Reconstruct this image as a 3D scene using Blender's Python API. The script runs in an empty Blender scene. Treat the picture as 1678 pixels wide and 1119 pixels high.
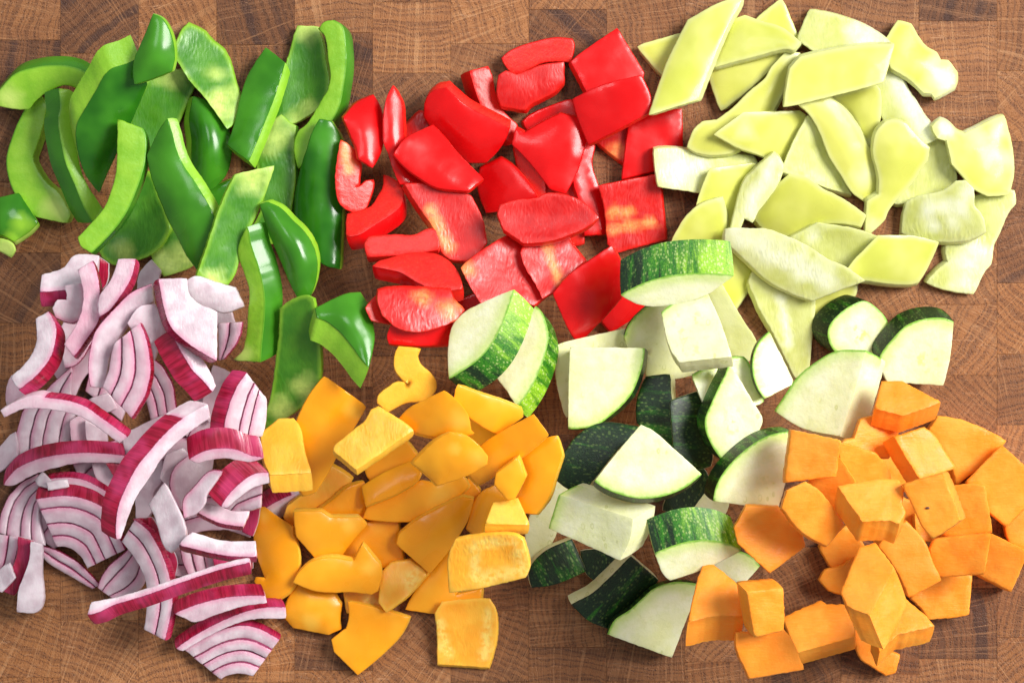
import bpy, math, random
import numpy as np
from mathutils import Vector, noise
from mathutils.geometry import delaunay_2d_cdt

random.seed(7)
S = 0.00025            # metres per unit of the layout sheet (0.25 mm)
W0, H0 = 1678.0, 1119.0
CAM_H = 1.25

sc = bpy.context.scene
C = bpy.context.collection

# ------------------------------------------------------------------ camera
cam = bpy.data.cameras.new('camera')
cam_ob = bpy.data.objects.new('camera', cam)
C.objects.link(cam_ob)
cam.sensor_width = 36.0
cam.lens = 36.0 * CAM_H / (W0 * S)
cam.clip_start = 0.05
cam.clip_end = 20.0
cam_ob.location = (0, 0, CAM_H)
cam_ob.rotation_euler = (0, 0, 0)
sc.camera = cam_ob

# ------------------------------------------------------------------ light
world = bpy.data.worlds.new('World')
sc.world = world
world.use_nodes = True
bg = world.node_tree.nodes['Background']
bg.inputs[0].default_value = (0.93, 0.96, 1.0, 1)
bg.inputs[1].default_value = 0.31

def area(name, loc, target, size, power, color, sy=None):
    l = bpy.data.lights.new(name, 'AREA')
    l.shape = 'RECTANGLE'; l.size = size; l.size_y = sy or size
    l.energy = power; l.color = color
    o = bpy.data.objects.new(name, l); C.objects.link(o)
    o.location = loc
    d = Vector(target) - Vector(loc)
    o.rotation_euler = d.to_track_quat('-Z', 'Y').to_euler()
    return o
area('window_light', (2.3, 1.05, 2.4), (0.0, 0.0, 0), 1.5, 186.0, (1.0, 0.97, 0.93))
area('overhead_light', (-0.20, 0.50, 1.1), (0, 0, 0), 0.34, 2.2, (0.96, 0.98, 1.0))

sc.view_settings.view_transform = 'Standard'
sc.view_settings.look = 'None'
sc.view_settings.exposure = 0.08
sc.view_settings.gamma = 1.0
sc.cycles.use_denoising = True
sc.cycles.max_bounces = 6
sc.cycles.diffuse_bounces = 4
sc.cycles.adaptive_threshold = 0.02
sc.cycles.sample_clamp_indirect = 6.0

# ------------------------------------------------------------------ materials
def srgb(r, g, b):
    f = lambda c: (c/255/12.92) if c/255 <= 0.04045 else ((c/255+0.055)/1.055)**2.4
    return (f(r), f(g), f(b), 1)

class NT:
    """tiny node-graph helper"""
    def __init__(self, name):
        self.m = bpy.data.materials.new(name); self.m.use_nodes = True
        self.t = self.m.node_tree; self.n = self.t.nodes; self.l = self.t.links
        self.b = self.n['Principled BSDF']
    def node(self, typ, **kw):
        n = self.n.new(typ)
        for k, v in kw.items(): setattr(n, k, v)
        return n
    def put(self, sock, v):
        if isinstance(v, bpy.types.NodeSocket): self.l.new(v, sock)
        elif v is not None: sock.default_value = v
    def math(self, op, a, b=None, c=None, clamp=False):
        n = self.node('ShaderNodeMath', operation=op, use_clamp=clamp)
        self.put(n.inputs[0], a); self.put(n.inputs[1], b); self.put(n.inputs[2], c)
        return n.outputs[0]
    def vmath(self, op, a, b=None, scale=None):
        n = self.node('ShaderNodeVectorMath', operation=op)
        self.put(n.inputs[0], a); self.put(n.inputs[1], b)
        if scale is not None: self.put(n.inputs['Scale'], scale)
        return n.outputs['Value'] if op in ('LENGTH', 'DOT_PRODUCT', 'DISTANCE') else n.outputs[0]
    def mix(self, f, a, b, blend='MIX'):
        n = self.node('ShaderNodeMix', data_type='RGBA', blend_type=blend)
        self.put(n.inputs[0], f); self.put(n.inputs[6], a); self.put(n.inputs[7], b)
        return n.outputs[2]
    def ramp(self, v, a, b, oa=0.0, ob=1.0, smooth=True):
        n = self.node('ShaderNodeMapRange')
        n.interpolation_type = 'SMOOTHSTEP' if smooth else 'LINEAR'
        n.clamp = True
        self.put(n.inputs[0], v); self.put(n.inputs[1], a); self.put(n.inputs[2], b)
        self.put(n.inputs[3], oa); self.put(n.inputs[4], ob)
        return n.outputs[0]
    def noise(self, vec, scale, detail=2.0, rough=0.5, dist=0.0, dim='3D'):
        n = self.node('ShaderNodeTexNoise', noise_dimensions=dim)
        if dim != '1D': self.put(n.inputs['Vector'], vec)
        n.inputs['Scale'].default_value = scale
        n.inputs['Detail'].default_value = detail; n.inputs['Roughness'].default_value = rough
        n.inputs['Distortion'].default_value = dist
        return n.outputs[0]
    def voro(self, vec, scale, feature='F1', rnd=1.0):
        n = self.node('ShaderNodeTexVoronoi', feature=feature)
        self.put(n.inputs['Vector'], vec); n.inputs['Scale'].default_value = scale
        n.inputs['Randomness'].default_value = rnd
        return n.outputs['Distance']
    def attr(self, name, vec=False):
        n = self.node('ShaderNodeAttribute', attribute_name=name)
        return n.outputs['Vector'] if vec else n.outputs['Fac']
    def obj(self):
        """object-space coordinates in layout units, shifted by a per-object random offset"""
        tc = self.node('ShaderNodeTexCoord').outputs['Object']
        oi = self.node('ShaderNodeObjectInfo')
        self.rnd = oi.outputs['Random']; self.col = oi.outputs['Color']
        v = self.vmath('SCALE', tc, None, 1.0/S)
        off = self.node('ShaderNodeCombineXYZ')
        self.put(off.inputs[2], self.math('MULTIPLY', self.rnd, 900.0))
        self.put(off.inputs[0], self.math('MULTIPLY', self.rnd, 517.0))
        return self.vmath('ADD', v, off.outputs[0])
    def bump(self, h, strength, dist):
        n = self.node('ShaderNodeBump')
        n.inputs['Strength'].default_value = strength
        n.inputs['Distance'].default_value = dist*S
        self.put(n.inputs['Height'], h)
        self.l.new(n.outputs[0], self.b.inputs['Normal'])
    def fin(self, col, rough=0.4, sss=0.0, rad=(1, 0.6, 0.4), spec=0.5, coat=0.0, coat_rough=0.1, scale=0.0012):
        self.put(self.b.inputs['Base Color'], col)
        self.put(self.b.inputs['Roughness'], rough)
        self.b.inputs['Specular IOR Level'].default_value = spec
        if sss:
            self.b.inputs['Subsurface Weight'].default_value = sss
            self.b.inputs['Subsurface Radius'].default_value = rad
            self.b.inputs['Subsurface Scale'].default_value = scale
        if coat:
            self.b.inputs['Coat Weight'].default_value = coat
            self.b.inputs['Coat Roughness'].default_value = coat_rough
        return self.m

M = {}
def pepper_mats(key, skin_a, skin_b, flesh_a, flesh_b, inner_a, inner_b, pith, rad, skin_rough=0.27, edge=0.0, fsss=0.0, rim=0.5, pn0=0.15, vary=None):
    t = NT(key + '_skin'); v = t.obj()
    big = t.noise(v, 0.014, 2)
    f = t.ramp(big, 0.35, 0.68)
    col = t.mix(f, skin_a, skin_b)
    if vary: col = t.mix(t.math('MULTIPLY', t.rnd, 0.45), col, vary)
    # the colour thins out towards the pith of the fruit where the piece carries it
    col = t.mix(t.math('MULTIPLY', t.attr('pith'), 0.75), col, flesh_b)
    if edge: col = t.mix(t.ramp(t.attr('ed'), 0.0, 10.0, edge, 0.0), col, flesh_b)
    wet = big
    rough = t.ramp(wet, 0.3, 0.7, skin_rough-0.07, skin_rough+0.10)
    t.bump(t.noise(v, 0.035, 2, 0.35), 0.45, 1.6)
    M[key+'_skin'] = t.fin(col, rough, 0.0, rad, 0.36, 0.10, 0.08, 0.0008)

    t = NT(key + '_flesh'); v = t.obj()
    f = t.ramp(t.noise(v, 0.03, 2), 0.3, 0.7, 0.2, 0.75)
    col = t.mix(f, flesh_a, flesh_b)
    col = t.mix(t.attr('pith'), col, pith)
    grain = t.noise(v, 0.45, 3, 0.65)
    col = t.mix(t.ramp(grain, 0.45, 0.75, 0, 0.10), col, pith)
    near = t.ramp(t.attr('sk'), 0.5, 4.0, 0.65, 0.0)
    col = t.mix(near, col, skin_b)
    t.bump(t.noise(v, 0.12, 3, 0.6), 0.5, 1.3)
    M[key+'_flesh'] = t.fin(col, 0.36, fsss, rad, 0.5, 0, 0.1, 0.0012)

    t = NT(key + '_inner'); v = t.obj()
    f = t.ramp(t.noise(v, 0.03, 3), 0.3, 0.7)
    col = t.mix(f, inner_a, inner_b)
    rm = t.ramp(t.attr('ed'), 1.0, 9.0, rim, 0.0)
    col = t.mix(rm, col, flesh_b)
    pn = t.math('MULTIPLY', t.attr('pith'), t.ramp(t.noise(v, 0.11, 3, 0.6), 0.32, 0.6, pn0, 1.0))
    col = t.mix(pn, col, pith)
    wv = t.noise(v, 0.02, 2)
    wob = t.node('ShaderNodeCombineXYZ'); t.put(wob.inputs[0], t.math('MULTIPLY', wv, 26.0)); t.put(wob.inputs[1], t.math('MULTIPLY', wv, 18.0))
    w = t.vmath('ADD', v, wob.outputs[0])
    tx = t.vmath('MULTIPLY', w, (0.22, 0.075, 0.2))
    blis = t.voro(tx, 1.0, 'SMOOTH_F1')
    fib = t.noise(t.vmath('MULTIPLY', w, (0.45, 0.09, 0.2)), 1.0, 2, 0.5)
    patch = t.ramp(t.noise(v, 0.018, 2), 0.38, 0.62)
    t.bump(t.math('ADD', t.math('MULTIPLY', t.math('MULTIPLY', blis, -1.7), patch), t.math('MULTIPLY', fib, 0.6)), 0.5, 1.0)
    M[key+'_inner'] = t.fin(col, t.ramp(fib, 0.3, 0.7, 0.30, 0.5), fsss, rad, 0.5, 0, 0.1, 0.0012)

pepper_mats('g', srgb(32,98,16), srgb(64,138,28), srgb(116,178,32), srgb(152,202,54),
            srgb(60,126,24), srgb(80,144,30), srgb(196,222,110), (0.4,1.0,0.2), 0.22, rim=0.6, pn0=0.75, vary=srgb(78,148,34))
pepper_mats('r', srgb(202,5,10), srgb(224,12,16), srgb(220,18,14), srgb(230,34,24),
            srgb(196,10,12), srgb(210,18,16), srgb(255,150,78), (1.0,0.15,0.1), 0.25, fsss=0.15, pn0=0.5, vary=srgb(226,22,22))
pepper_mats('l', srgb(201,207,86), srgb(217,220,116), srgb(208,213,128), srgb(224,228,168),
            srgb(200,205,112), srgb(214,218,142), srgb(236,239,204), (1.0,1.0,0.4), 0.34, edge=0.45, fsss=0.3, pn0=0.8, vary=srgb(212,206,106))
pepper_mats('o', srgb(255,162,22), srgb(255,178,38), srgb(255,184,48), srgb(255,198,72),
            srgb(255,168,38), srgb(255,186,58), srgb(255,218,112), (1.0,0.5,0.15), 0.3, fsss=0.25, vary=srgb(255,168,28))

# zucchini
t = NT('zucchini_flesh'); v = t.obj()
f = t.ramp(t.noise(v, 0.03, 3), 0.3, 0.7)
col = t.mix(f, srgb(231,232,182), srgb(239,240,204))
seed = t.ramp(t.noise(v, 0.09, 2), 0.52, 0.66, 0, 0.7)
col = t.mix(t.math('MULTIPLY', seed, t.math('ADD', t.attr('pith'), 0.25)), col, srgb(206,214,120))
core = t.ramp(t.attr('sk'), 34.0, 62.0)
col = t.mix(t.math('MULTIPLY', core, t.ramp(t.noise(v, 0.02, 2), 0.3, 0.7, 0.15, 0.55)), col, srgb(224,226,158))
sd = t.voro(t.vmath('MULTIPLY', v, (0.075, 0.045, 0.06)), 1.0)
ringed = t.math('MULTIPLY', t.ramp(sd, 0.14, 0.2), t.ramp(sd, 0.24, 0.3, 1.0, 0.0))
col = t.mix(t.math('MULTIPLY', t.math('MULTIPLY', ringed, core), t.ramp(t.noise(v, 0.025, 1), 0.5, 0.6, 0.0, 0.5)), col, srgb(190,194,104))
wob = t.math('MULTIPLY', t.math('SUBTRACT', t.noise(v, 0.12, 2), 0.5), 5.0)
sk = t.math('ADD', t.attr('sk'), wob)
col = t.mix(t.ramp(sk, 1.0, 26.0, 0.8, 0.0), col, srgb(200,222,124))
col = t.mix(t.ramp(sk, 0.5, 5.0, 0.9, 0.0), col, srgb(120,178,50))
t.bump(t.noise(v, 0.12, 3, 0.65), 0.5, 1.5)
M['z_flesh'] = t.fin(col, t.ramp(f, 0.0, 1.0, 0.26, 0.42), 0.3, (1,1,0.6), 0.5, 0, 0.1, 0.0012)

t = NT('zucchini_skin'); tx = t.attr('tx', True)
oi = t.node('ShaderNodeObjectInfo')
off = t.node('ShaderNodeCombineXYZ'); t.put(off.inputs[2], t.math('MULTIPLY', oi.outputs['Random'], 300.0))
v = t.vmath('ADD', tx, off.outputs[0])
tone = t.attr('tone')
stripe = t.noise(t.vmath('MULTIPLY', v, (0.075, 0.010, 1.0)), 1.0, 3, 0.6)
spk = t.voro(t.vmath('MULTIPLY', v, (0.21, 0.13, 1.0)), 1.0)
fleck = t.noise(t.vmath('MULTIPLY', v, (0.55, 0.3, 1.0)), 1.0, 3, 0.7)
dark = t.mix(t.ramp(fleck, 0.35, 0.7), srgb(10,28,12), srgb(28,58,24))
mid = t.mix(t.ramp(fleck, 0.35, 0.7), srgb(24,92,14), srgb(66,140,26))
lite = t.mix(t.ramp(fleck, 0.35, 0.7), srgb(126,188,26), srgb(176,218,64))
lv = t.math('ADD', t.math('MULTIPLY', tone, 1.35), t.math('MULTIPLY', t.math('SUBTRACT', stripe, 0.5), 1.7))
col = t.mix(t.ramp(lv, 0.15, 0.55), dark, mid)
col = t.mix(t.ramp(lv, 0.55, 1.05), col, lite)
sp = t.math('MULTIPLY', t.ramp(spk, 0.22, 0.42, 1.0, 0.0), t.ramp(stripe, 0.36, 0.56))
sp = t.math('MULTIPLY', sp, t.ramp(tone, 0.0, 0.6, 0.28, 0.95))
col = t.mix(sp, col, t.mix(tone, srgb(120,150,70), srgb(214,232,150)))
t.bump(fleck, 0.5, 1.0)
M['z_skin'] = t.fin(col, 0.36, 0.0, spec=0.42)

# pumpkin
t = NT('pumpkin_flesh'); v = t.obj()
f = t.ramp(t.noise(v, 0.025, 3), 0.3, 0.7)
col = t.mix(f, srgb(255,148,40), srgb(255,166,58))
fib = t.noise(t.vmath('MULTIPLY', v, (0.05, 0.4, 0.15)), 1.0, 3, 0.6)
col = t.mix(t.ramp(fib, 0.45, 0.75, 0, 0.25), col, srgb(255,184,88))
pore = t.ramp(t.noise(v, 0.6, 2), 0.68, 0.76, 0, 0.35)
col = t.mix(pore, col, srgb(238,120,40))
hue = t.math('MULTIPLY', t.ramp(t.rnd, 0.45, 1.0), 0.45)
col = t.mix(hue, col, srgb(254,136,40))
t.bump(t.math('ADD', t.noise(v, 0.07, 3, 0.6), t.math('MULTIPLY', fib, 0.4)), 0.5, 2.0)
M['k_flesh'] = t.fin(col, t.ramp(f, 0.0, 1.0, 0.3, 0.5), 0.25, (1,0.45,0.12), 0.25, 0, 0.1, 0.0014)

# red onion
t = NT('onion_flesh'); v = t.obj()
f = t.ramp(t.noise(v, 0.04, 3), 0.3, 0.7)
col = t.mix(f, srgb(200,180,189), srgb(224,212,218))
sep = t.node('ShaderNodeSeparateColor'); t.put(sep.inputs[0], t.col)
pk = sep.outputs[0]
col = t.mix(t.math('MULTIPLY', pk, t.ramp(t.noise(v, 0.03, 2), 0.2, 0.8, 0.45, 1.0)), col, srgb(232,140,172))
wob = t.math('MULTIPLY', t.math('SUBTRACT', t.noise(v, 0.3, 3), 0.5), 2.4)
sk = t.math('ADD', t.attr('sk'), wob)
col = t.mix(t.ramp(sk, 0.5, 11.0, 0.55, 0.0), col, srgb(222,128,166))
col = t.mix(t.ramp(sk, 0.3, 1.7, 0.9, 0.0), col, srgb(132,20,74))
fib = t.noise(t.vmath('MULTIPLY', v, (0.25, 0.12, 0.1)), 1.0, 3, 0.6)
col = t.mix(t.ramp(fib, 0.5, 0.8, 0, 0.16), col, srgb(206,160,186))
t.bump(fib, 0.5, 1.2)
M['n_flesh'] = t.fin(col, 0.24, 0.4, (1,0.7,0.8), 0.5, 0, 0.1, 0.0014)

t = NT('onion_skin'); tx = t.attr('tx', True); vo = t.obj()
oi = t.node('ShaderNodeObjectInfo')
off = t.node('ShaderNodeCombineXYZ'); t.put(off.inputs[2], t.math('MULTIPLY', oi.outputs['Random'], 300.0))
v = t.vmath('ADD', tx, off.outputs[0])
vein = t.noise(t.vmath('MULTIPLY', v, (0.16, 0.012, 1.0)), 1.0, 3, 0.6)
big = t.noise(t.vmath('MULTIPLY', v, (0.02, 0.02, 1.0)), 1.0, 2)
col = t.mix(t.ramp(vein, 0.3, 0.7), srgb(118,4,30), srgb(170,16,58))
col = t.mix(t.ramp(big, 0.40, 0.7, 0, 0.6), col, srgb(204,64,116))
t.bump(vein, 0.5, 1.2)
M['n_skin'] = t.fin(col, t.ramp(vein, 0.3, 0.7, 0.2, 0.34), 0.0, (1,0.3,0.5), 0.5, 0.2, 0.1, 0.0008)

# end-grain oak
t = NT('end_grain_oak')
tc = t.node('ShaderNodeTexCoord').outputs['Object']
oi = t.node('ShaderNodeObjectInfo')
P0 = t.vmath('SCALE', tc, None, 1.0/S)
sep = t.node('ShaderNodeSeparateColor'); t.put(sep.inputs[0], oi.outputs['Color'])
cx = t.math('MULTIPLY', t.math('SUBTRACT', sep.outputs[0], 0.5), 900.0)
cy = t.math('MULTIPLY', t.math('SUBTRACT', sep.outputs[1], 0.5), 900.0)
tone = sep.outputs[2]
off = t.node('ShaderNodeCombineXYZ'); t.put(off.inputs[0], cx); t.put(off.inputs[1], cy)
q = t.vmath('SUBTRACT', P0, off.outputs[0])
rz = t.node('ShaderNodeCombineXYZ'); t.put(rz.inputs[2], t.math('MULTIPLY', oi.outputs['Random'], 800.0))
pv = t.vmath('ADD', P0, rz.outputs[0])
wv = t.noise(pv, 0.018, 3)
sq = t.node('ShaderNodeSeparateXYZ'); t.put(sq.inputs[0], q)
flat = t.node('ShaderNodeCombineXYZ'); t.put(flat.inputs[0], sq.outputs[0]); t.put(flat.inputs[1], sq.outputs[1])
rad = t.math('ADD', t.vmath('LENGTH', flat.outputs[0]), t.math('MULTIPLY', wv, 26.0))
ang = t.math('ARCTAN2', sq.outputs[1], sq.outputs[0])
R = t.math('MAXIMUM', t.vmath('LENGTH', off.outputs[0]), 60.0)
arc = t.math('MULTIPLY', ang, R)
# annual rings of uneven width
rw = t.noise(None, 0.05, 2, dim='1D')
nn = rw.node; t.put(nn.inputs['W'], t.math('ADD', rad, t.math('MULTIPLY', oi.outputs['Random'], 700.0)))
ringpos = t.math('ADD', t.math('DIVIDE', rad, 10.0), t.math('MULTIPLY', rw, 2.2))
fr = t.math('FRACT', ringpos)
early = t.math('MULTIPLY', t.ramp(fr, 0.0, 0.08), t.ramp(fr, 0.30, 0.62, 1.0, 0.0))
# pores lie in the early wood
pc = t.node('ShaderNodeCombineXYZ')
t.put(pc.inputs[0], t.math('MULTIPLY', rad, 0.34)); t.put(pc.inputs[1], t.math('MULTIPLY', arc, 0.30)); t.put(pc.inputs[2], t.math('MULTIPLY', oi.outputs['Random'], 50.0))
pore = t.ramp(t.voro(pc.outputs[0], 1.0), 0.20, 0.46, 1.0, 0.0)
# dark radial dashes between the rays
dc = t.node('ShaderNodeCombineXYZ')
t.put(dc.inputs[0], t.math('MULTIPLY', rad, 0.11)); t.put(dc.inputs[1], t.math('MULTIPLY', arc, 0.55)); t.put(dc.inputs[2], t.math('MULTIPLY', oi.outputs['Random'], 90.0))
dash = t.ramp(t.noise(dc.outputs[0], 1.0, 2, 0.6), 0.50, 0.70)
# medullary rays: pale thin lines across the rings
def rayline(freq, w0, w1, seed):
    cc = t.node('ShaderNodeCombineXYZ')
    t.put(cc.inputs[0], t.math('ADD', t.math('MULTIPLY', arc, freq), t.math('MULTIPLY', t.math('SUBTRACT', wv, 0.5), 0.35)))
    t.put(cc.inputs[1], seed); t.put(cc.inputs[2], t.math('MULTIPLY', oi.outputs['Random'], 40.0))
    n = t.noise(cc.outputs[0], 1.0, 0.0)
    a = t.math('ABSOLUTE', t.math('SUBTRACT', n, 0.5))
    return t.ramp(a, w0, w1, 1.0, 0.0)
ray = t.math('MAXIMUM', rayline(0.055, 0.006, 0.026, 3.3), t.math('MULTIPLY', rayline(0.17, 0.01, 0.05, 9.1), 0.5))
ray = t.math('MULTIPLY', ray, t.ramp(t.noise(pv, 0.02, 2), 0.25, 0.6, 0.25, 1.0))
base = t.mix(tone, srgb(82,45,26), srgb(184,124,74))
blot = t.noise(pv, 0.014, 3, 0.6)
base = t.mix(t.ramp(blot, 0.30, 0.72, 0.0, 0.6), base, t.mix(tone, srgb(62,35,24), srgb(148,92,56)))
warm = t.math('FRACT', t.math('MULTIPLY', oi.outputs['Random'], 7.31))
base = t.mix(t.math('MULTIPLY', warm, 0.35), base, t.mix(tone, srgb(104,56,26), srgb(180,114,56)))
band = t.noise(None, 0.028, 1, dim='1D')
t.put(band.node.inputs['W'], t.math('ADD', rad, t.math('MULTIPLY', oi.outputs['Random'], 1900.0)))
base = t.mix(t.math('MULTIPLY', t.ramp(band, 0.5, 0.66), t.ramp(tone, 0.25, 0.5, 0.8, 0.06)), base, srgb(62,38,32))
dk = t.mix(tone, srgb(38,21,14), srgb(98,56,34))
col = t.mix(t.math('MULTIPLY', early, 0.40), base, dk)
col = t.mix(t.math('MULTIPLY', t.math('MULTIPLY', pore, t.math('ADD', early, 0.25)), 0.65), col, dk)
col = t.mix(t.math('MULTIPLY', dash, 0.38), col, dk)
col = t.mix(t.math('MULTIPLY', ray, 0.42), col, t.mix(tone, srgb(150,98,62), srgb(220,168,118)))
# knife scratches
def scratch(rot, seed, dens):
    mp = t.node('ShaderNodeMapping'); t.put(mp.inputs[0], pv)
    mp.inputs['Rotation'].default_value = (0, 0, rot); mp.inputs['Location'].default_value = (seed, seed*1.7, 0)
    mp.inputs['Scale'].default_value = (0.0075, 0.16, 1.0)
    n = t.noise(mp.outputs[0], 1.0, 1.0, 0.4)
    return t.ramp(t.math('ABSOLUTE', t.math('SUBTRACT', n, 0.62)), 0.0, dens, 1.0, 0.0)
scr = t.math('MAXIMUM', scratch(0.5, 11, 0.006), scratch(-0.75, 47, 0.006))
col = t.mix(t.math('MULTIPLY', scr, 0.5), col, t.mix(tone, srgb(150,100,70), srgb(222,176,136)))
t.bump(t.math('SUBTRACT', t.math('MULTIPLY', pore, -0.8), t.math('MULTIPLY', dash, 0.4)), 0.5, 1.0)
M['wood'] = t.fin(col, t.ramp(blot, 0.3, 0.7, 0.48, 0.62), spec=0.35)

# ------------------------------------------------------------------ cutting board of end-grain blocks
def tagt(o, label, cat, group=None):
    o['label'] = label; o['category'] = cat
    if group: o['group'] = group

board = bpy.data.objects.new('cutting_board', None); C.objects.link(board)
tagt(board, 'brown end-grain wooden cutting board under all the chopped vegetables', 'cutting board')
BW, BH, BT = 127.9, 116.0, 120.0
def block_mesh():
    w, d, b = BW/2*S-0.00002, BH/2*S-0.00002, 0.00010
    vs, fs = [], []
    for (k, z) in ((0, -BT*S), (0, -b), (b, 0)):
        for sx, sy in ((-1,-1), (1,-1), (1,1), (-1,1)):
            vs.append((sx*(w-k), sy*(d-k), z))
    for r in (0, 4):
        for i in range(4):
            j = (i+1) % 4
            fs.append((r+i, r+j, r+4+j, r+4+i))
    fs.append((8, 9, 10, 11)); fs.append((3, 2, 1, 0))
    me = bpy.data.meshes.new('wood_block'); me.from_pydata(vs, [], fs); me.materials.append(M['wood'])
    return me
bm_ = block_mesh()
rb = random.Random(21)
# one seam height for each column of blocks, read off the board
seam = {-1: 40, 0: 66, 1: 88, 2: 102, 3: 74, 4: 54, 5: 4, 6: 72, 7: 16, 8: 72, 9: 40, 10: 84, 11: 60, 12: 1079-116*9, 13: 232-116*2}
tones = {(1,0): 0.30, (1,1): 0.5, (2,0): 0.74, (2,1): 0.5, (3,0): 0.28, (3,1): 0.40, (4,0): 0.66, (4,1): 0.5, (0,0): 0.55, (0,1): 0.5, (0,4): 0.36, (5,1): 0.8, (6,1): 0.6, (0,8): 0.72, (0,9): 0.75, (1,8): 0.7, (1,9): 0.78, (2,9): 0.74, (11,9): 0.3, (12,9): 0.34, (13,4): 0.4, (13,8): 0.5, (11,8): 0.4, (10,9): 0.35}
for k in range(-1, 14):
    xc = 99 + 127.9*(k-1) + BW/2
    y = seam[k] - BH
    row = 0
    while y < H0 + 90:
        yc = y + BH/2
        o = bpy.data.objects.new('wood_block', bm_); C.objects.link(o); o.parent = board
        o.location = ((xc-W0/2)*S, (H0/2-yc)*S, -rb.random()*0.00005)
        if rb.random() < 0.5: a = rb.choice([0, 90, 180, 270]) + rb.uniform(-18, 18)
        else: a = rb.uniform(0, 360)
        r = rb.uniform(290, 449) if rb.random() < 0.93 else rb.uniform(40, 110)
        tn = min(1, max(0, 0.58 + 0.11*rb.gauss(0, 1)))
        tn = tones[(k, row)]-0.04 if (k, row) in tones else tn
        if rb.random() < 0.10: tn -= 0.25
        o.color = (0.5 + r*math.cos(math.radians(a))/900, 0.5 + r*math.sin(math.radians(a))/900, max(0.1, tn), 1)
        y += BH; row += 1

# ------------------------------------------------------------------ vegetable piece builder
GX, GY, CELL = 460, 320, 4.0
OX, OY = -80.0, -80.0
HM = np.zeros((GY, GX))

def parse(s):
    skin_n = 0; pts = []
    if '|' in s:
        a, b = s.split('|'); A = a.split(); B = b.split()
        skin_n = len(A) - 1; toks = A + B
        if not B: skin_n = len(A)
    else:
        toks = s.split()
    for k in toks:
        x, y = k.split(','); pts.append((float(x), float(y)))
    return np.array(pts), skin_n

def outline(pts, skin_n, step=4.5, corner=48.0, seed=0, jit=0.6):
    n = len(pts)
    area2 = sum(pts[i][0]*pts[(i+1) % n][1]-pts[(i+1) % n][0]*pts[i][1] for i in range(n))
    seg_skin = [i < skin_n for i in range(n)]
    rev = area2 < 0
    if rev:            # keep one orientation
        pts = pts[::-1].copy(); seg_skin = [seg_skin[(n-2-i) % n] for i in range(n)]
    tan = []; isc = []
    for i in range(n):
        a = pts[i]-pts[i-1]; b = pts[(i+1) % n]-pts[i]
        la, lb = np.linalg.norm(a)+1e-6, np.linalg.norm(b)+1e-6
        ang = math.degrees(math.acos(max(-1, min(1, float(np.dot(a, b)/(la*lb))))))
        isc.append(ang > corner or seg_skin[i-1] != seg_skin[i] and ang > 25)
        tan.append((a/la+b/lb)/2)
    out, sk = [], []
    for i in range(n):
        p, q = pts[i], pts[(i+1) % n]; L = np.linalg.norm(q-p)
        d = (q-p)
        t0 = d if isc[i] else tan[i]*L
        t1 = d if isc[(i+1) % n] else tan[(i+1) % n]*L
        m = max(1, int(round(L/step)))
        for k in range(m):
            u = k/m
            pt = (2*u**3-3*u**2+1)*p + (u**3-2*u**2+u)*t0 + (-2*u**3+3*u**2)*q + (u**3-u**2)*t1
            if k > 0 and jit:
                j = jit if not seg_skin[i] else jit*0.4
                pt = pt + np.array([noise.noise((pt[0]*0.16, pt[1]*0.16, seed)), noise.noise((pt[0]*0.16, pt[1]*0.16, seed+50))])*j*1.6
            out.append(pt); sk.append(seg_skin[i])
    return np.array(out), np.array(sk), rev

def seg_dist(P, A, B):
    d = B-A; L = (d*d).sum(1)+1e-9
    best = np.full(len(P), 1e9)
    for i in range(len(A)):
        t = np.clip(((P-A[i])@d[i])/L[i], 0, 1)
        q = P-(A[i]+t[:, None]*d[i])
        best = np.minimum(best, np.sqrt((q*q).sum(1)))
    return best

def inside(P, poly):
    x, y = P[:, 0], P[:, 1]; r = np.zeros(len(P), bool)
    a = poly; b = np.roll(poly, -1, 0)
    for i in range(len(a)):
        c = ((a[i, 1] > y) != (b[i, 1] > y))
        xx = (b[i, 0]-a[i, 0])*(y-a[i, 1])/((b[i, 1]-a[i, 1])+1e-12)+a[i, 0]
        r ^= c & (x < xx)
    return r

def tri_mesh(bd, g, rr):
    nb = len(bd)
    tn = np.roll(bd, -1, 0)-np.roll(bd, 1, 0)
    tn /= (np.linalg.norm(tn, axis=1)[:, None]+1e-9)
    nrm = np.stack([-tn[:, 1], tn[:, 0]], 1)      # inward for positive orientation
    extra = []
    for k in (0.35*rr, rr):
        R = bd+nrm*k
        ok = inside(R, bd)
        R = R[ok]
        if len(R):
            d = seg_dist(R, bd, np.roll(bd, -1, 0)); R = R[d > 0.8*k]
        extra.append(R)
    x0, y0 = bd.min(0); x1, y1 = bd.max(0)
    gx, gy = np.meshgrid(np.arange(x0, x1, g), np.arange(y0, y1, g*0.87))
    gx = gx+(np.arange(gx.shape[0]) % 2)[:, None]*g*0.5
    G = np.stack([gx.ravel(), gy.ravel()], 1)
    G = G[inside(G, bd)]
    if len(G):
        d = seg_dist(G, bd, np.roll(bd, -1, 0)); G = G[d > rr+0.45*g]
    P = np.vstack([bd]+[e for e in extra if len(e)]+([G] if len(G) else []))
    es = [(i, (i+1) % nb) for i in range(nb)]
    r = delaunay_2d_cdt([Vector(p) for p in P], es, [], 1, 1e-4)
    V = np.array([(v.x, v.y) for v in r[0]])
    F = []
    for f in r[2]:
        a, b, c = V[f[0]], V[f[1]], V[f[2]]
        ar = (b[0]-a[0])*(c[1]-a[1])-(b[1]-a[1])*(c[0]-a[0])
        F.append(tuple(f) if ar > 0 else (f[0], f[2], f[1]))
    orig = {}
    for i, o in enumerate(r[3]):
        for k in o:
            orig[k] = i
    bi = [orig.get(i) for i in range(nb)]
    if any(b is None for b in bi):
        bi = [int(np.argmin(((V-p)**2).sum(1))) for p in bd]
    return V, F, bi

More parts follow.
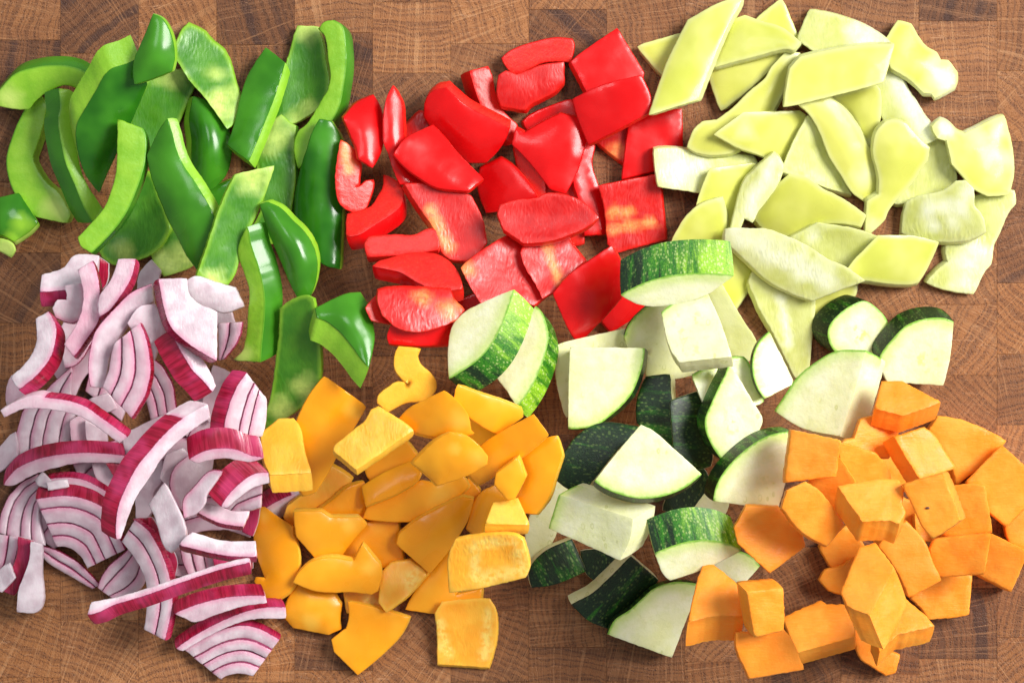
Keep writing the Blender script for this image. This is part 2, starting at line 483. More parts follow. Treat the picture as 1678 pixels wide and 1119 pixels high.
def poisson(V, F, bi):
    n = len(V); E = set()
    for f in F:
        for a, b in ((f[0], f[1]), (f[1], f[2]), (f[2], f[0])):
            E.add((a, b)); E.add((b, a))
    E = np.array(list(E)); 
    if len(E) == 0: return np.zeros(n)
    L = ((V[E[:, 0]]-V[E[:, 1]])**2).sum(1)
    w = 1/(L+0.5)
    ws = np.bincount(E[:, 0], w, n)+1e-9
    src = 1.0/ws*4
    z = np.zeros(n); fix = np.zeros(n, bool); fix[bi] = True
    for it in range(140):
        z2 = (np.bincount(E[:, 0], w*z[E[:, 1]], n))/ws+src
        z2[fix] = 0; z = z2
    m = z.max()
    return np.sqrt(np.clip(z/m, 0, 1))*0.35+0.65*z/m if m > 0 else z

def settle(xy, zb, cen, lp, cap=0.32, soft=3.0):
    """rest the underside on what is already on the board"""
    ix = np.clip(((xy[:, 0]-OX)/CELL).astype(int), 1, GX-2); iy = np.clip(((xy[:, 1]-OY)/CELL).astype(int), 1, GY-2)
    Hh = np.maximum(HM[iy, ix]-soft, 0)
    req = Hh-zb
    X = xy-cen
    if not lp:
        return 0.0, 0.0, float(req.max())
    key = np.argsort(-req)
    W = [int(key[0])]
    cons = [(-1, 0), (1, 0), (0, -1), (0, 1)]
    a = b = 0.0; c = float(req.max())
    act = list(dict.fromkeys([int(key[0]), int(np.argmin(X[:, 0])), int(np.argmax(X[:, 0])), int(np.argmin(X[:, 1])), int(np.argmax(X[:, 1]))]))
    for it in range(14):
        A = [(X[i, 0], X[i, 1], 1.0, req[i]) for i in act]
        A += [(1, 0, 0, -cap), (-1, 0, 0, -cap), (0, 1, 0, -cap), (0, -1, 0, -cap)]
        A = np.array(A, float); m = len(A)
        I, J, K = np.array([(i, j, k) for i in range(m) for j in range(i+1, m) for k in range(j+1, m)]).T
        Mx = np.stack([A[I, :3], A[J, :3], A[K, :3]], 1)
        rhs = np.stack([A[I, 3], A[J, 3], A[K, 3]], 1)
        det = np.linalg.det(Mx); ok = np.abs(det) > 1e-3
        if not ok.any(): break
        sol = np.linalg.solve(Mx[ok], rhs[ok][:, :, None])[:, :, 0]
        feas = (sol@A[:, :3].T >= A[:, 3]-1e-3).all(1)
        if not feas.any(): break
        sol = sol[feas]; s = sol[np.argmin(sol[:, 2])]
        a, b, c = map(float, s)
        v = req-(a*X[:, 0]+b*X[:, 1]+c)
        w = int(np.argmax(v))
        if v[w] < 0.3: break
        act.append(w)
    v = req-(a*X[:, 0]+b*X[:, 1]+c)
    return a, b, c+max(0.0, float(v.max()))

def stamp(xy, z):
    ix = np.clip(((xy[:, 0]-OX)/CELL).astype(int), 1, GX-2); iy = np.clip(((xy[:, 1]-OY)/CELL).astype(int), 1, GY-2)
    for dx in (0, 1, -1):
        for dy in (0, 1, -1):
            np.maximum.at(HM, (iy+dy, ix+dx), z-(0.0 if dx == dy == 0 else 1.0))

SEED = [0]
GROW = [2.0]     # how far a piece reaches on under its neighbours
class Body:
    """one prism-like chunk: a top face, an underside shifted by ext and side walls"""
    def __init__(s, spec, ext=(0, 0), h=30, sag=0, axis=None, sheet=False, rr=2.0, jit=0.6, pith=(), tone=(0.1, 0.1),
                 rough=0.7, taper=0.97, grid=None, corner=48.0):
        SEED[0] += 1; sd = SEED[0]*3.7
        pts, sn = parse(spec) if isinstance(spec, str) else spec
        bd, sk, rev = outline(pts, sn, seed=sd, jit=jit, corner=corner)
        if rev: tone = tone[::-1]
        tg = np.roll(bd, -1, 0)-np.roll(bd, 1, 0); tg /= (np.linalg.norm(tg, axis=1)[:, None]+1e-9)
        bd = bd+np.stack([tg[:, 1], -tg[:, 0]], 1)*GROW[0]
        size = float(np.max(bd.max(0)-bd.min(0)))
        g = grid or max(5.0, min(9.0, size/16))
        V, F, bi = tri_mesh(bd, g, rr)
        A = bd; B = np.roll(bd, -1, 0)
        d = seg_dist(V, A, B)
        s.ed = d
        s.sk = seg_dist(V, A[sk], B[sk]) if sk.any() else np.full(len(V), 99.0)
        cen = bd.mean(0); s.cen = cen
        if sag:
            if axis is None:
                dome = poisson(V, F, bi)*sag
            else:
                th = math.radians(axis); nv = np.array([-math.sin(th), math.cos(th)])
                vv = (V-cen)@nv; lo, hi = vv.min(), vv.max()
                u = (vv-(lo+hi)/2)/((hi-lo)/2+1e-6)
                dome = sag*(1-u*u)
        else:
            dome = np.zeros(len(V))
        lump = np.array([noise.noise((p[0]*0.03, p[1]*0.03, sd))*1.6+noise.noise((p[0]*0.09, p[1]*0.09, sd+9))*0.5 for p in V])*rough
        dd = np.clip(d/rr, 0, 1)
        rnd = rr*(1-np.sqrt(np.clip(1-(1-dd)**2, 0, 1)))*0.9
        ztop = dome+lump-rnd
        ex = np.array(ext, float)
        Vb = cen+(V-cen)*taper+ex
        zbot = (dome if sheet else 0)-h+rnd*0.6
        if not sheet: zbot = zbot+np.zeros(len(V))
        s.V, s.F, s.bi, s.skseg = V, F, bi, sk
        pv = np.zeros(len(V))
        for pp in pith:
            if len(pp) == 3: pp = (pp[0], pp[1], pp[0]+0.1, pp[1], pp[2])
            pr = pp[4]
            q = seg_dist(V, np.array([pp[:2]], float), np.array([pp[2:4]], float))
            q = q+np.array([noise.noise((p[0]*0.05, p[1]*0.05, sd+77)) for p in V])*pr*0.55
            pv = np.maximum(pv, np.clip(1.25-q/pr, 0, 1))
        s.pith = pv
        # vertex pool: top, bottom, side rings
        nV = len(V)
        XY = [V, Vb]; Z = [ztop, zbot]
        bt = np.array(bi)
        rings = [bt]
        base = 2*nV
        K = 3
        lens = np.linalg.norm(np.roll(bd, -1, 0)-bd, axis=1)
        arc = np.concatenate([[0], np.cumsum(lens)[:-1]])
        arcs = {}
        tn = np.roll(bd, -1, 0)-np.roll(bd, 1, 0); tn /= (np.linalg.norm(tn, axis=1)[:, None]+1e-9)
        on = np.stack([tn[:, 1], -tn[:, 0]], 1)
        for k in range(1, K+1):
            u = k/(K+1)
            belly = math.sin(math.pi*u)*1.2
            XY.append(V[bt]*(1-u)+Vb[bt]*u+on*belly); Z.append(ztop[bt]*(1-u)+zbot[bt]*u)
            rings.append(np.arange(base, base+len(bt))); base += len(bt)
        rings.append(bt+nV)
        s.XY = np.vstack(XY); s.Z = np.concatenate(Z)
        n = len(s.Z)
        s.a_sk = np.concatenate([s.sk, np.full(nV, 99.0)]+[np.where(sk, 0, s.sk[bt]) for _ in range(K)])
        s.a_ed = np.concatenate([s.ed, s.ed]+[np.zeros(len(bt))]*K)
        s.a_pi = np.concatenate([s.pith, s.pith]+[s.pith[bt]]*K)
        tx = np.zeros((n, 3)); tx[:nV, :2] = V; tx[nV:2*nV, :2] = Vb
        if axis is not None:
            th = math.radians(axis); ca, sa = math.cos(th), math.sin(th)
            tx[:nV, 0] = -(V[:, 0])*sa+V[:, 1]*ca; tx[:nV, 1] = V[:, 0]*ca+V[:, 1]*sa
        hh = math.hypot(math.hypot(*ext), h)
        for k in range(K):
            o = 2*nV+k*len(bt)
            tx[o:o+len(bt), 0] = arc; tx[o:o+len(bt), 1] = (k+1)/(K+1)*hh
        s.tx = tx
        ts = tx.copy(); ts[bt, 0] = arc; ts[bt, 1] = 0; ts[bt+nV, 0] = arc; ts[bt+nV, 1] = hh
        s.tx_side = ts; s.nV = nV
        # tone runs along the skin
        tv = np.zeros(n)
        lo, hi = tone
        if sk.any():
            ids = np.where(sk)[0]
            first = ids[0]
            for j in range(len(ids)):          # start of the run
                if not sk[ids[j]-1]: first = ids[j]; break
            tot = sk.sum(); fr = ((np.arange(len(bd))-first) % len(bd))/max(1, tot)
            tb = lo+(hi-lo)*np.clip(fr, 0, 1)
            if lo == hi: tb[:] = lo
        else:
            w = V-cen; pr = w[:, 0] if np.ptp(w[:, 0]) > np.ptp(w[:, 1]) else w[:, 1]
            tall = lo+(hi-lo)*np.clip((pr-pr.min())/(np.ptp(pr)+1e-6), 0, 1)
            tv[:nV] = tall; tv[nV:2*nV] = tall; tb = tall[bt]
        if sk.any(): tv[:nV] = lo+(hi-lo)*0.5; tv[nV:2*nV] = tv[:nV]; tv[bt] = tb; tv[bt+nV] = tb
        for k in range(K):
            o = 2*nV+k*len(bt); tv[o:o+len(bt)] = tb
        s.tone = tv
        s.top = [f[::-1] for f in F]            # image y points down, so flip
        s.bot = [tuple(nV+i for i in f) for f in F]
        s.sideS, s.sideF = [], []
        m = len(bt)
        for k in range(len(rings)-1):
            for i in range(m):
                j = (i+1) % m
                q = (int(rings[k][i]), int(rings[k][j]), int(rings[k+1][j]), int(rings[k+1][i]))
                (s.sideS if sk[i] else s.sideF).append(q)

def tilt_from(ext, h, k=0.5, cap=0.5):
    a, b = ext[0]/max(h, 8)*k, ext[1]/max(h, 8)*k
    m = math.hypot(a, b)
    if m > cap: a, b = a*cap/m, b*cap/m
    return a, b

def emit(name, bodies, label, cat, group, parts_of, tilt=None, lp=True, lift=0.0, color=None, solo=None):
    """settle the whole piece on the pile, then write its parts as meshes"""
    XY = np.vstack([b.XY for b in bodies]); Z = np.concatenate([b.Z for b in bodies])
    cen = np.mean([b.cen for b in bodies], 0)
    if tilt is not None:
        Z = Z+(XY[:, 0]-cen[0])*tilt[0]+(XY[:, 1]-cen[1])*tilt[1]
    a, b, c = settle(XY, Z, cen, lp)
    Z = Z+(XY[:, 0]-cen[0])*a+(XY[:, 1]-cen[1])*b+c+lift
    stamp(XY, Z)
    zm = float(Z.mean()); zmin = float(Z.min())
    ksc = 1-zm*S/CAM_H                       # real size at its own distance
    wx = (XY[:, 0]-W0/2)*S*ksc; wy = (H0/2-XY[:, 1])*S*ksc; wz = Z*S
    ox, oy, oz = float((cen[0]-W0/2)*S*ksc), float((H0/2-cen[1])*S*ksc), zmin*S
    co = np.stack([wx-ox, wy-oy, wz-oz], 1)
    root = None
    if not solo:
        root = bpy.data.objects.new(name, None); C.objects.link(root)
        root.location = (ox, oy, oz); root.empty_display_size = 0.01
        tagt(root, label, cat, group)
    base = 0
    for bd in bodies:
        n = len(bd.Z); sub = co[base:base+n]; base += n
        for pname, faces, mat in parts_of(bd):
            if not faces: continue
            used = sorted({i for f in faces for i in f}); mp = {u: i for i, u in enumerate(used)}
            me = bpy.data.meshes.new(pname)
            me.from_pydata([tuple(sub[u]) for u in used], [], [tuple(mp[i] for i in f) for f in faces])
            me.materials.append(M[mat])
            for an, arr in (('sk', bd.a_sk), ('ed', bd.a_ed), ('pith', bd.a_pi), ('tone', bd.tone)):
                at = me.attributes.new(an, 'FLOAT', 'POINT'); at.data.foreach_set('value', arr[used].astype(np.float32))
            txa = bd.tx_side if faces is bd.sideS else bd.tx
            at = me.attributes.new('tx', 'FLOAT_VECTOR', 'POINT'); at.data.foreach_set('vector', txa[used].astype(np.float32).ravel())
            me.polygons.foreach_set('use_smooth', [True]*len(me.polygons))
            me.set_sharp_from_angle(angle=math.radians(52))
            o = bpy.data.objects.new(solo if solo else pname, me); C.objects.link(o)
            if color: o.color = color
            if solo:
                o.location = (ox, oy, oz); tagt(o, label, cat, group); root = o
            else:
                o.parent = root
    return root

PEP = {'g': ('green_pepper_strip', 'green pepper', 'green pepper strips at the upper left'),
       'r': ('red_pepper_piece', 'red pepper', 'red pepper pieces at the upper middle'),
       'l': ('pale_pepper_piece', 'pale pepper', 'pale yellow-green pepper pieces at the upper right'),
       'o': ('orange_pepper_piece', 'orange pepper', 'orange pepper pieces at the lower middle')}
RIM = random.Random(5); RIMW = {'g': 4.5, 'r': 4.5, 'l': 6.0, 'o': 6.0}
CORN = {'g': 40, 'r': 32, 'l': 28, 'o': 30}; SAGK = {'g': 1.0, 'r': 0.8, 'l': 0.65, 'o': 0.65}
def P(key, mode, label, spec, e=(0, 0), h=None, s=0, ax=None, p=(), t=None, k=0.5, lp=None, rr=None, lift=0):
    """pepper: U skin up, I inner wall up, C cut edge up"""
    nm, cat, grp = PEP[key]
    s = s*SAGK[key]
    if t is None and math.hypot(*e) > 4: t = tilt_from(e, max(h or (30 if mode == 'C' else 16), 24), k)
    if mode != 'C' and math.hypot(*e) < 0.1:      # a strip of the cut wall shows on one side
        an = RIM.uniform(0, 6.283); e = (RIMW[key]*math.cos(an), RIMW[key]*math.sin(an))
    if mode == 'C':
        b = Body(spec, e, h or 30, s, ax, False, rr or 1.8, pith=p)
        def parts(b): return (('flesh', b.top+b.bot+b.sideF, key+'_flesh'), ('skin', b.sideS, key+'_skin'))
    elif mode == 'U':
        b = Body(spec, e, h or 16, s, ax, True, rr or 1.8, pith=p, jit=0.4, rough=0.9, corner=CORN[key])
        def parts(b): return (('skin', b.top+b.sideS, key+'_skin'), ('flesh', b.bot+b.sideF, key+'_flesh'))
    else:
        b = Body(spec, e, h or 16, s, ax, True, rr or 2.2, pith=p, rough=1.4, corner=CORN[key])
        def parts(b): return (('inner_wall', b.top, key+'_inner'), ('flesh', b.sideF, key+'_flesh'), ('skin', b.bot+b.sideS, key+'_skin'))
    hh = h or (30 if mode == 'C' else 16)
    return emit(nm, [b], label, cat, grp, parts, t, (t is None) if lp is None else lp, lift)

def Z(mode, label, spec, e=(0, 0), h=36, s=0, ax=None, tn=(0.08, 0.08), t=None, k=0.5, p=(), lp=None, lift=0):
    if mode == 'U':
        b = Body(spec, e, h, s, ax, True, 2.0, tone=tn, pith=p, jit=0.3)
        def parts(b): return (('skin', b.top+b.sideS, 'z_skin'), ('flesh', b.bot+b.sideF, 'z_flesh'))
    else:
        b = Body(spec, e, h, s, ax, False, 1.3, tone=tn, pith=p, jit=0.5)
        def parts(b): return (('flesh', b.top+b.bot+b.sideF, 'z_flesh'), ('skin', b.sideS, 'z_skin'))
    if t is None and math.hypot(*e) > 5: t = tilt_from(e, max(h, 30), k)
    emit('zucchini_chunk', [b], label, 'zucchini', 'zucchini chunks in the middle right', parts, t, (t is None) if lp is None else lp, lift)

def K(label, spec, e=(0, 0), h=46, t=None, k=0.6, s=0, lp=None, lift=0):
    b = Body(spec, e, h, s, None, False, 2.8, jit=0.8, rough=1.2, taper=0.97, corner=24)
    def parts(b): return (('pumpkin_cube', b.top+b.bot+b.sideF+b.sideS, 'k_flesh'),)
    if t is None and math.hypot(*e) > 5: t = tilt_from(e, max(h, 30), k)
    return emit('pumpkin_cube', [b], label, 'pumpkin', 'pumpkin cubes at the lower right', parts, t, (t is None) if lp is None else lp, lift, solo='pumpkin_cube')

def N(label, spec, e=(0, 0), h=18, t=None, k=0.45, pk=0.1, s=0, lp=None, U=False, lift=0, name='onion_strip'):
    b = Body(spec, e, h, s, None, U, 1.6, jit=0.6, rough=0.9)
    if U:
        def parts(b): return (('skin', b.top+b.sideS, 'n_skin'), ('flesh', b.bot+b.sideF, 'n_flesh'))
    else:
        def parts(b): return (('flesh', b.top+b.bot+b.sideF, 'n_flesh'), ('skin', b.sideS, 'n_skin'))
    if t is None and math.hypot(*e) > 5: t = tilt_from(e, max(h, 24), k)
    emit(name, [b], label, 'red onion', 'red onion slices at the lower left', parts, t, (t is None) if lp is None else lp, lift, color=(pk, pk, pk, 1))

def poly(s):
    return np.array([tuple(map(float, q.split(','))) for q in s.split()])
def resample(p, m):
    d = np.concatenate([[0], np.cumsum(np.linalg.norm(np.diff(p, axis=0), axis=1))]); u = np.linspace(0, d[-1], m)
    # smooth through the points
    return np.stack([np.interp(u, d, p[:, 0]), np.interp(u, d, p[:, 1])], 1)
def W(label, outer, inner, n=3, e=(0, 0), h=16, t=None, pk=0.1, k=0.45, lp=None, lift=0, skin=True):
    """onion wedge: nested layers between an outer and an inner arc"""
    g0 = GROW[0]; GROW[0] = 0.0
    A = resample(poly(outer), 9); B = resample(poly(inner), 9)
    bodies = []
    rnd = random.Random(len(label)*13+n)
    cuts = [i/n+(rnd.uniform(-0.06, 0.06) if 0 < i < n else 0) for i in range(n+1)]
    for i in range(n):
        f0, f1 = cuts[i], cuts[i+1]
        o = A*(1-f0)+B*f0; q = A*(1-f1)+B*f1
        wd = np.linalg.norm(o-q, axis=1).mean()
        q = q+(o-q)*(1.2/max(wd, 3))
        pts = np.vstack([o, q[::-1]])
        b = Body((pts, 8), e, h, 2.6, None, False, 1.5, jit=0.5, rough=0.7)
        b.Z = b.Z+rnd.uniform(-2.5, 1.5)
        b.idx = i; bodies.append(b)
    GROW[0] = g0
    def parts(b):
        if b.idx == 0 and skin: return (('layer', b.top+b.bot+b.sideF, 'n_flesh'), ('skin', b.sideS, 'n_skin'))
        return (('layer', b.top+b.bot+b.sideF+b.sideS, 'n_flesh'),)
    if t is None and math.hypot(*e) > 5: t = tilt_from(e, max(h, 24), k)
    emit('onion_wedge', bodies, label, 'red onion', 'red onion slices at the lower left', parts, t, (t is None) if lp is None else lp, lift, color=(pk, pk, pk, 1))

# ================================================================== green pepper strips
GROW[0] = 5.0
P('g','U','sliver of green pepper showing between two crossed strips above the onion', "340,315 385,298 390,320 372,350 355,352")
P('g','I','green pepper inner strip lying under the glossy leaf-shaped strip at the board top', "253,122 328,119 312,150 290,200 265,262 232,262 222,240 215,202 235,155", s=-3, p=[(285,118,30)])
P('g','C','C-shaped green pepper curl nearest the left edge, its cut side up', "62,160 42,192 25,232 17,265 27,310 45,335 62,352 | 110,362 114,352 97,322 75,302 60,282 52,260 58,240 68,210 76,172", e=(5,-1), h=32, p=[(95,345,26)])
P('g','I','pale-ended green pepper bit poking out just above the white onion chunk', "285,378 250,412 258,430 271,449 315,431 325,415 310,380", p=[(270,432,30),(300,425,26)])
P('g','I','green pepper cup with its hollow inside up, just above the onion strips', "235,283 246,290 258,322 270,350 277,375 262,402 245,415 217,425 192,430 175,422 167,412 170,402 185,385 207,352 225,312", s=-9, h=15, p=[(200,415,18)])
GROW[0] = 1.8
P('g','U','green pepper end with a pale torn rim cut off by the left picture edge', "-30,335 0,325 30,318 45,340 62,365 50,378 25,395 5,385 -30,380", s=10, p=[(38,372,20),(22,392,16)], e=(2,6))
P('g','C','small pale torn bit of green pepper below the cut-off end at the left edge', "-15,395 6,394 22,402 25,410 18,420 4,412 -15,405", h=14, p=[(10,405,30)])
P('g','C','green pepper arch at the far left top with its pale cut face toward the viewer', "152,128 130,116 100,111 60,114 28,124 0,150 | -4,172 20,177 46,179 62,162 85,148 110,140 135,147 146,149", e=(4,-18), h=34, p=[(18,165,26)])
P('g','C','long curved green pepper strip, right-hand one of the pair of arcs at far left', "100,148 103,175 100,200 105,238 112,270 125,302 140,340 153,363 | 170,348 155,325 140,300 130,272 125,240 124,220 129,188 134,170 118,152", e=(-27,2), h=34)
P('g','U','broad plain green pepper strip leaning left of the centre of the green pile', "217,108 185,120 160,155 140,185 128,205 125,225 135,280 155,312 165,290 187,248 215,195 242,140 232,100", e=(-13,-40), h=26, s=9, p=[(222,70,20)])
P('g','U','glossy dark oval green pepper piece with a round white highlight', "318,160 340,168 360,190 375,215 379,245 370,285 350,308 335,315 322,292 316,262 316,230 312,195", e=(-11,3), h=20, s=24, k=0.1)
P('g','I','green pepper piece with a pale diamond-shaped cut end', "308,39 300,48 290,75 288,88 300,112 315,135 340,163 375,212 383,205 390,185 394,163 385,135 375,100 363,80 350,70 330,50", s=-4, p=[(366,172,34),(352,120,18)])
P('g','U','small leaf-shaped green pepper piece with a white shine at the board top', "253,26 265,32 278,52 284,75 285,100 281,116 245,130 221,137 219,118 223,95 230,80 240,58", s=12, t=(0.0,-0.10))
P('g','C','thin curved green pepper strip hooking down toward the onion', "235,213 239,225 238,265 235,280 225,310 207,350 185,380 152,414 | 135,402 131,390 143,378 160,360 175,340 187,310 194,278 195,240 195,198 213,205", e=(4,3), h=30)
P('g','U','long broad green pepper strip pointing diagonally down to the onion', "275,197 263,213 241,255 250,295 263,328 275,358 290,385 305,415 325,443 333,428 343,400 350,380 355,365 348,348 333,322 318,298 300,272 288,245 283,225", e=(14,-4), h=15, s=9)
P('g','I','green pepper strip with a concave inside beside the pale arching strip', "488,44 520,46 528,70 533,100 538,125 538,148 530,170 500,193 475,203 443,193 455,160 465,120 475,88 484,55", s=-9, p=[(505,185,22),(485,196,18),(505,50,22)])
P('g','I','dark green pepper strip with a pale squared-off top in the green pile', "484,207 482,245 484,290 476,352 | 444,398 412,378 430,340 425,300 419,250 420,215 450,198 461,190 475,203", e=(5,2), h=16, p=[(450,222,34)])
P('g','U','straight dark green pepper strip with pointed ends in the upper green pile', "434,78 465,103 455,140 440,185 425,225 410,264 392,252 375,238 385,208 395,160 408,120", e=(9,14), h=17, s=4)
P('g','C','pale green pepper arc curving down at the right end of the green pile', "548,36 560,44 566,75 567,105 563,140 556,175 535,215 515,250 | 490,275 484,245 490,218 505,205 518,185 530,165 540,148 544,125 540,100 533,58 523,48 533,38", e=(12,4), h=30)
P('g','I','flat green pepper strip with its rough inside up, ending at the white onion chunk', "448,273 388,288 375,313 360,348 350,380 338,415 325,452 350,463 373,465 383,450 393,415 405,380 420,350 438,303", s=-3, p=[(420,288,34),(352,455,18)])
P('g','C','curved green pepper strip running down between the onion and the half-moon strip', "408,375 412,400 425,440 433,478 434,500 432,530 428,560 425,592 | 382,589 397,576 404,553 408,516 411,475 403,448 393,415 397,395", e=(28,-12), h=32, p=[(395,580,16)])
P('g','U','wide tall green pepper strip standing beside the red pepper', "525,198 543,201 557,225 561,245 560,315 559,365 556,440 530,432 505,400 486,365 484,335 488,302 494,277 503,250 513,220", e=(5,0), s=16, ax=90, h=16)
P('g','U','half-moon green pepper piece with a long white highlight', "428,336 440,333 460,343 480,363 500,383 513,405 519,430 515,465 508,483 490,490 475,460 463,430 450,400 438,370", e=(5,-7), h=16, s=20, k=0.2)
P('g','I','big green pepper strip, inside up, reaching down to the orange pepper', "462,506 476,496 504,486 516,490 518,506 525,565 526,590 523,627 518,641 499,660 472,681 432,702 430,692 441,657 451,604 455,576 460,541", s=-5, p=[(500,640,26),(460,672,24)])
P('g','U','separate green pepper piece with a bright wet shine beside the red pepper', "518,506 539,495 569,482 589,480 602,500 611,537 612,560 605,600 592,585 575,562 555,540 535,525 521,520", e=(-13,36), h=30, s=12, k=0.3)

# ================================================================== red pepper pieces
GROW[0] = 5.0
P('r','I','thin red pepper sliver behind the two big overlapping red squares at left', "662,215 690,188 705,190 715,205 680,240 664,228")
P('r','U','dark red pepper scrap under the pale courgette slices'.replace('courgette','zucchini'), "752,498 790,480 800,500 770,512")
P('r','C','small red pepper stub left of the glossy textured piece above the orange pepper', "604,505 619,488 650,495 645,528 612,522", h=18)
P('r','U','lowest red pepper strip, half hidden under the textured red piece', "640,549 647,534 738,528 745,560 690,562 641,560", h=16)
P('r','C','small red pepper end under the textured square beside the long red strip', "925,380 950,372 953,397 935,400", h=20)
P('r','U','red pepper piece showing behind the smooth folded piece in the upper middle', "861,201 871,193 898,181 934,168 948,190 930,215 870,216")
P('r','C','short red pepper strip seen below the smooth folded piece', "890,290 935,290 948,330 920,345 900,318", h=18)
P('r','C','red pepper strip standing under the left edge of the smooth folded piece', "845,240 870,250 888,300 889,325 870,322 856,290", h=22)
P('r','I','red pepper wedge between the pink-shining square and the plain right square', "995,215 1030,205 1030,240 1022,264 1003,249 980,231", p=[(1010,245,16)])
P('r','U','dark red pepper triangle under the halved zucchini', "1019,488 1062,500 1001,540 988,523")
GROW[0] = 1.8
P('r','C','hook-shaped red pepper curl against the green pepper', "560,232 574,241 584,255 590,268 588,290 587,308 593,305 600,298 611,296 611,305 606,323 599,343 580,349 560,336 552,300 555,260", h=24, p=[(566,240,572,280,9)])
P('r','U','leftmost upright red pepper strip with a small highlight', "611,156 585,169 564,194 576,222 585,241 590,262 611,275 622,254 628,227 628,200 622,175", s=14)
P('r','C','curved red pepper strip at the left of the red pile, below the hook', "570,388 590,384 612,370 640,352 655,338 660,315 654,300 | 640,292 629,287 628,307 620,323 612,336 599,345 570,352 569,370", e=(7,22), h=26)
P('r','U','narrow pointed red pepper strip rising at the left of the red pile', "644,142 649,151 656,165 659,192 662,230 680,290 696,302 656,302 645,275 637,250 631,237 629,201 631,180 637,156", s=5)
P('r','C','red pepper strip leaning down from the top, left of the two small upper strips', "815,215 795,186 782,155 771,119 | 799,111 805,124 808,140 812,158 822,181 847,206 838,235", e=(-16,4), h=26)
P('r','C','topmost red pepper strip with rounded ends', "823,97 835,87 879,71 910,65 936,67 | 939,75 937,91 934,103 918,101 888,104 865,115 847,122 837,118 828,107", e=(2,-3), h=26)
P('r','I','stubby red pepper piece directly below the topmost strip', "818,126 829,119 847,125 865,118 888,109 923,104 923,136 910,150 888,162 869,172 861,181 822,175 816,158 816,140", s=5, h=22)
P('r','U','red pepper square at the top right of the red pile', "1011,48 1054,120 1050,140 965,158 936,103 953,89", e=(-4,5), s=3)
P('r','U','plain red pepper square nearest the pale peppers', "1030,210 1065,188 1116,180 1118,250 1090,272 1020,293 1026,240", s=3)
P('r','U','long narrow red pepper strip beside the textured red square', "953,241 969,235 974,240 969,269 981,310 989,349 991,383 959,385 957,373 949,328 940,294", e=(-3,2), h=16)
P('r','I','red pepper square with a wrinkled wet inside and pale streaks', "981,307 1075,288 1080,300 1085,342 1091,391 1008,414 996,400 990,340", s=-3, p=[(1000,350,1030,346,11),(1000,376,1070,364,9)])
P('r','I','red pepper piece with a pale yellow rib and blistered inside, left of centre', "665,303 690,302 746,311 771,322 780,338 790,361 797,398 781,418 763,428 737,424 724,413 719,393 712,375 696,352 672,316", e=(-6,5), h=18, s=-4, p=[(706,345,734,405,12)])
P('r','U','red pepper wedge just right of the big diamond in the middle', "821,260 835,269 857,292 880,325 850,340 797,348 787,322 783,300 788,275", s=7)
P('r','U','largest red pepper piece, broad and smooth, upper left of the red pile', "731,147 712,151 703,158 697,172 696,192 712,215 737,241 767,266 796,265 812,250 828,227 833,212 800,195 770,180 745,160", e=(5,-14), h=20, s=10)
P('r','U','diamond-shaped red pepper piece with a thin white edge highlight', "709,205 663,232 646,255 665,275 685,290 715,307 767,313 790,293 772,275 746,248 728,225", s=14, ax=38)
P('r','U','smooth folded red pepper piece with a dull pink sheen in the middle', "918,188 969,199 966,210 957,240 944,283 926,317 902,310 885,287 862,259 840,237 846,212 859,220 888,203", s=10, t=(-0.05,0.05))
P('r','U','red pepper square with a large pink-white shine', "939,164 981,144 1040,128 1050,126 1064,158 1066,183 999,219 965,236 950,200", s=10, ax=68, t=(0.06,-0.02))
P('r','C','flat red pepper strip above the smooth lens-shaped one', "603,421 683,415 717,409 | 719,404 713,379 706,376 676,387 651,386 606,389 599,399", e=(1,8), h=22)
P('r','C','lens-shaped red pepper strip with a smooth cut face', "612,436 638,441 656,445 683,461 712,474 737,475 | 758,472 751,450 737,431 715,418 660,418 640,424 620,430", e=(2,20), h=24)
P('r','I','red pepper piece with a shiny ribbed inside, lowest at left above the orange pepper', "621,477 638,473 737,475 744,492 760,508 751,522 719,536 687,543 656,538 629,517 621,495", s=6, p=[(735,505,18),(690,490,14)])
P('r','I','red pepper square with a speckled pale left rim, above the sliced zucchini', "757,440 764,432 815,395 832,385 858,400 870,440 893,485 875,500 850,490 789,497 769,464", s=-3, p=[(766,443,14)])
P('r','I','red pepper square with a straight pale rib down its middle', "858,405 866,399 929,388 937,401 958,427 933,450 917,472 889,488 876,462 860,435 854,415", s=-2, p=[(895,400,917,466,9)])
P('r','U','large red pepper diamond pointing down beside the halved zucchini', "1002,405 1015,429 1017,488 988,521 948,561 937,547 907,482 931,454 966,429", s=5)
P('r','I','scoop-shaped red pepper piece on top in the centre of the red pile', "894,319 916,319 951,330 979,357 965,369 942,381 898,395 857,398 845,389 826,377 816,351 820,337 849,329 879,326", e=(0,6), h=20, s=-7)

# ================================================================== pale pepper pieces
GROW[0] = 5.0
P('l','U','pale pepper scrap under the long strip at the upper left of the pale pile', "1049,79 1115,60 1125,90 1100,130 1085,119")
P('l','U','pale pepper triangle pointing up at the board top', "1279,4 1244,33 1230,50 1290,80 1308,72", s=4)
P('l','U','pale pepper wedge pointing down below the folded piece at upper left', "1162,112 1220,92 1283,80 1263,107 1219,148 1183,177 1172,148", s=5)
P('l','U','pale pepper scrap beside the round zucchini end', "1320,470 1400,460 1397,482 1335,515")
P('l','I','dull pale pepper strip standing between rounded pieces at right', "1514,233 1551,221 1556,245 1561,276 1562,299 1541,316 1503,324 1483,329 1466,331 1493,301 1516,263", s=-3)
P('l','I','thin pale pepper strip with white pith at the upper right', "1455,105 1470,120 1478,143 1493,168 1509,195 1525,215 1532,225 1512,234 1491,209 1466,200 1453,199 1443,181 1439,147", s=4, p=[(1462,130,1515,220,20)])
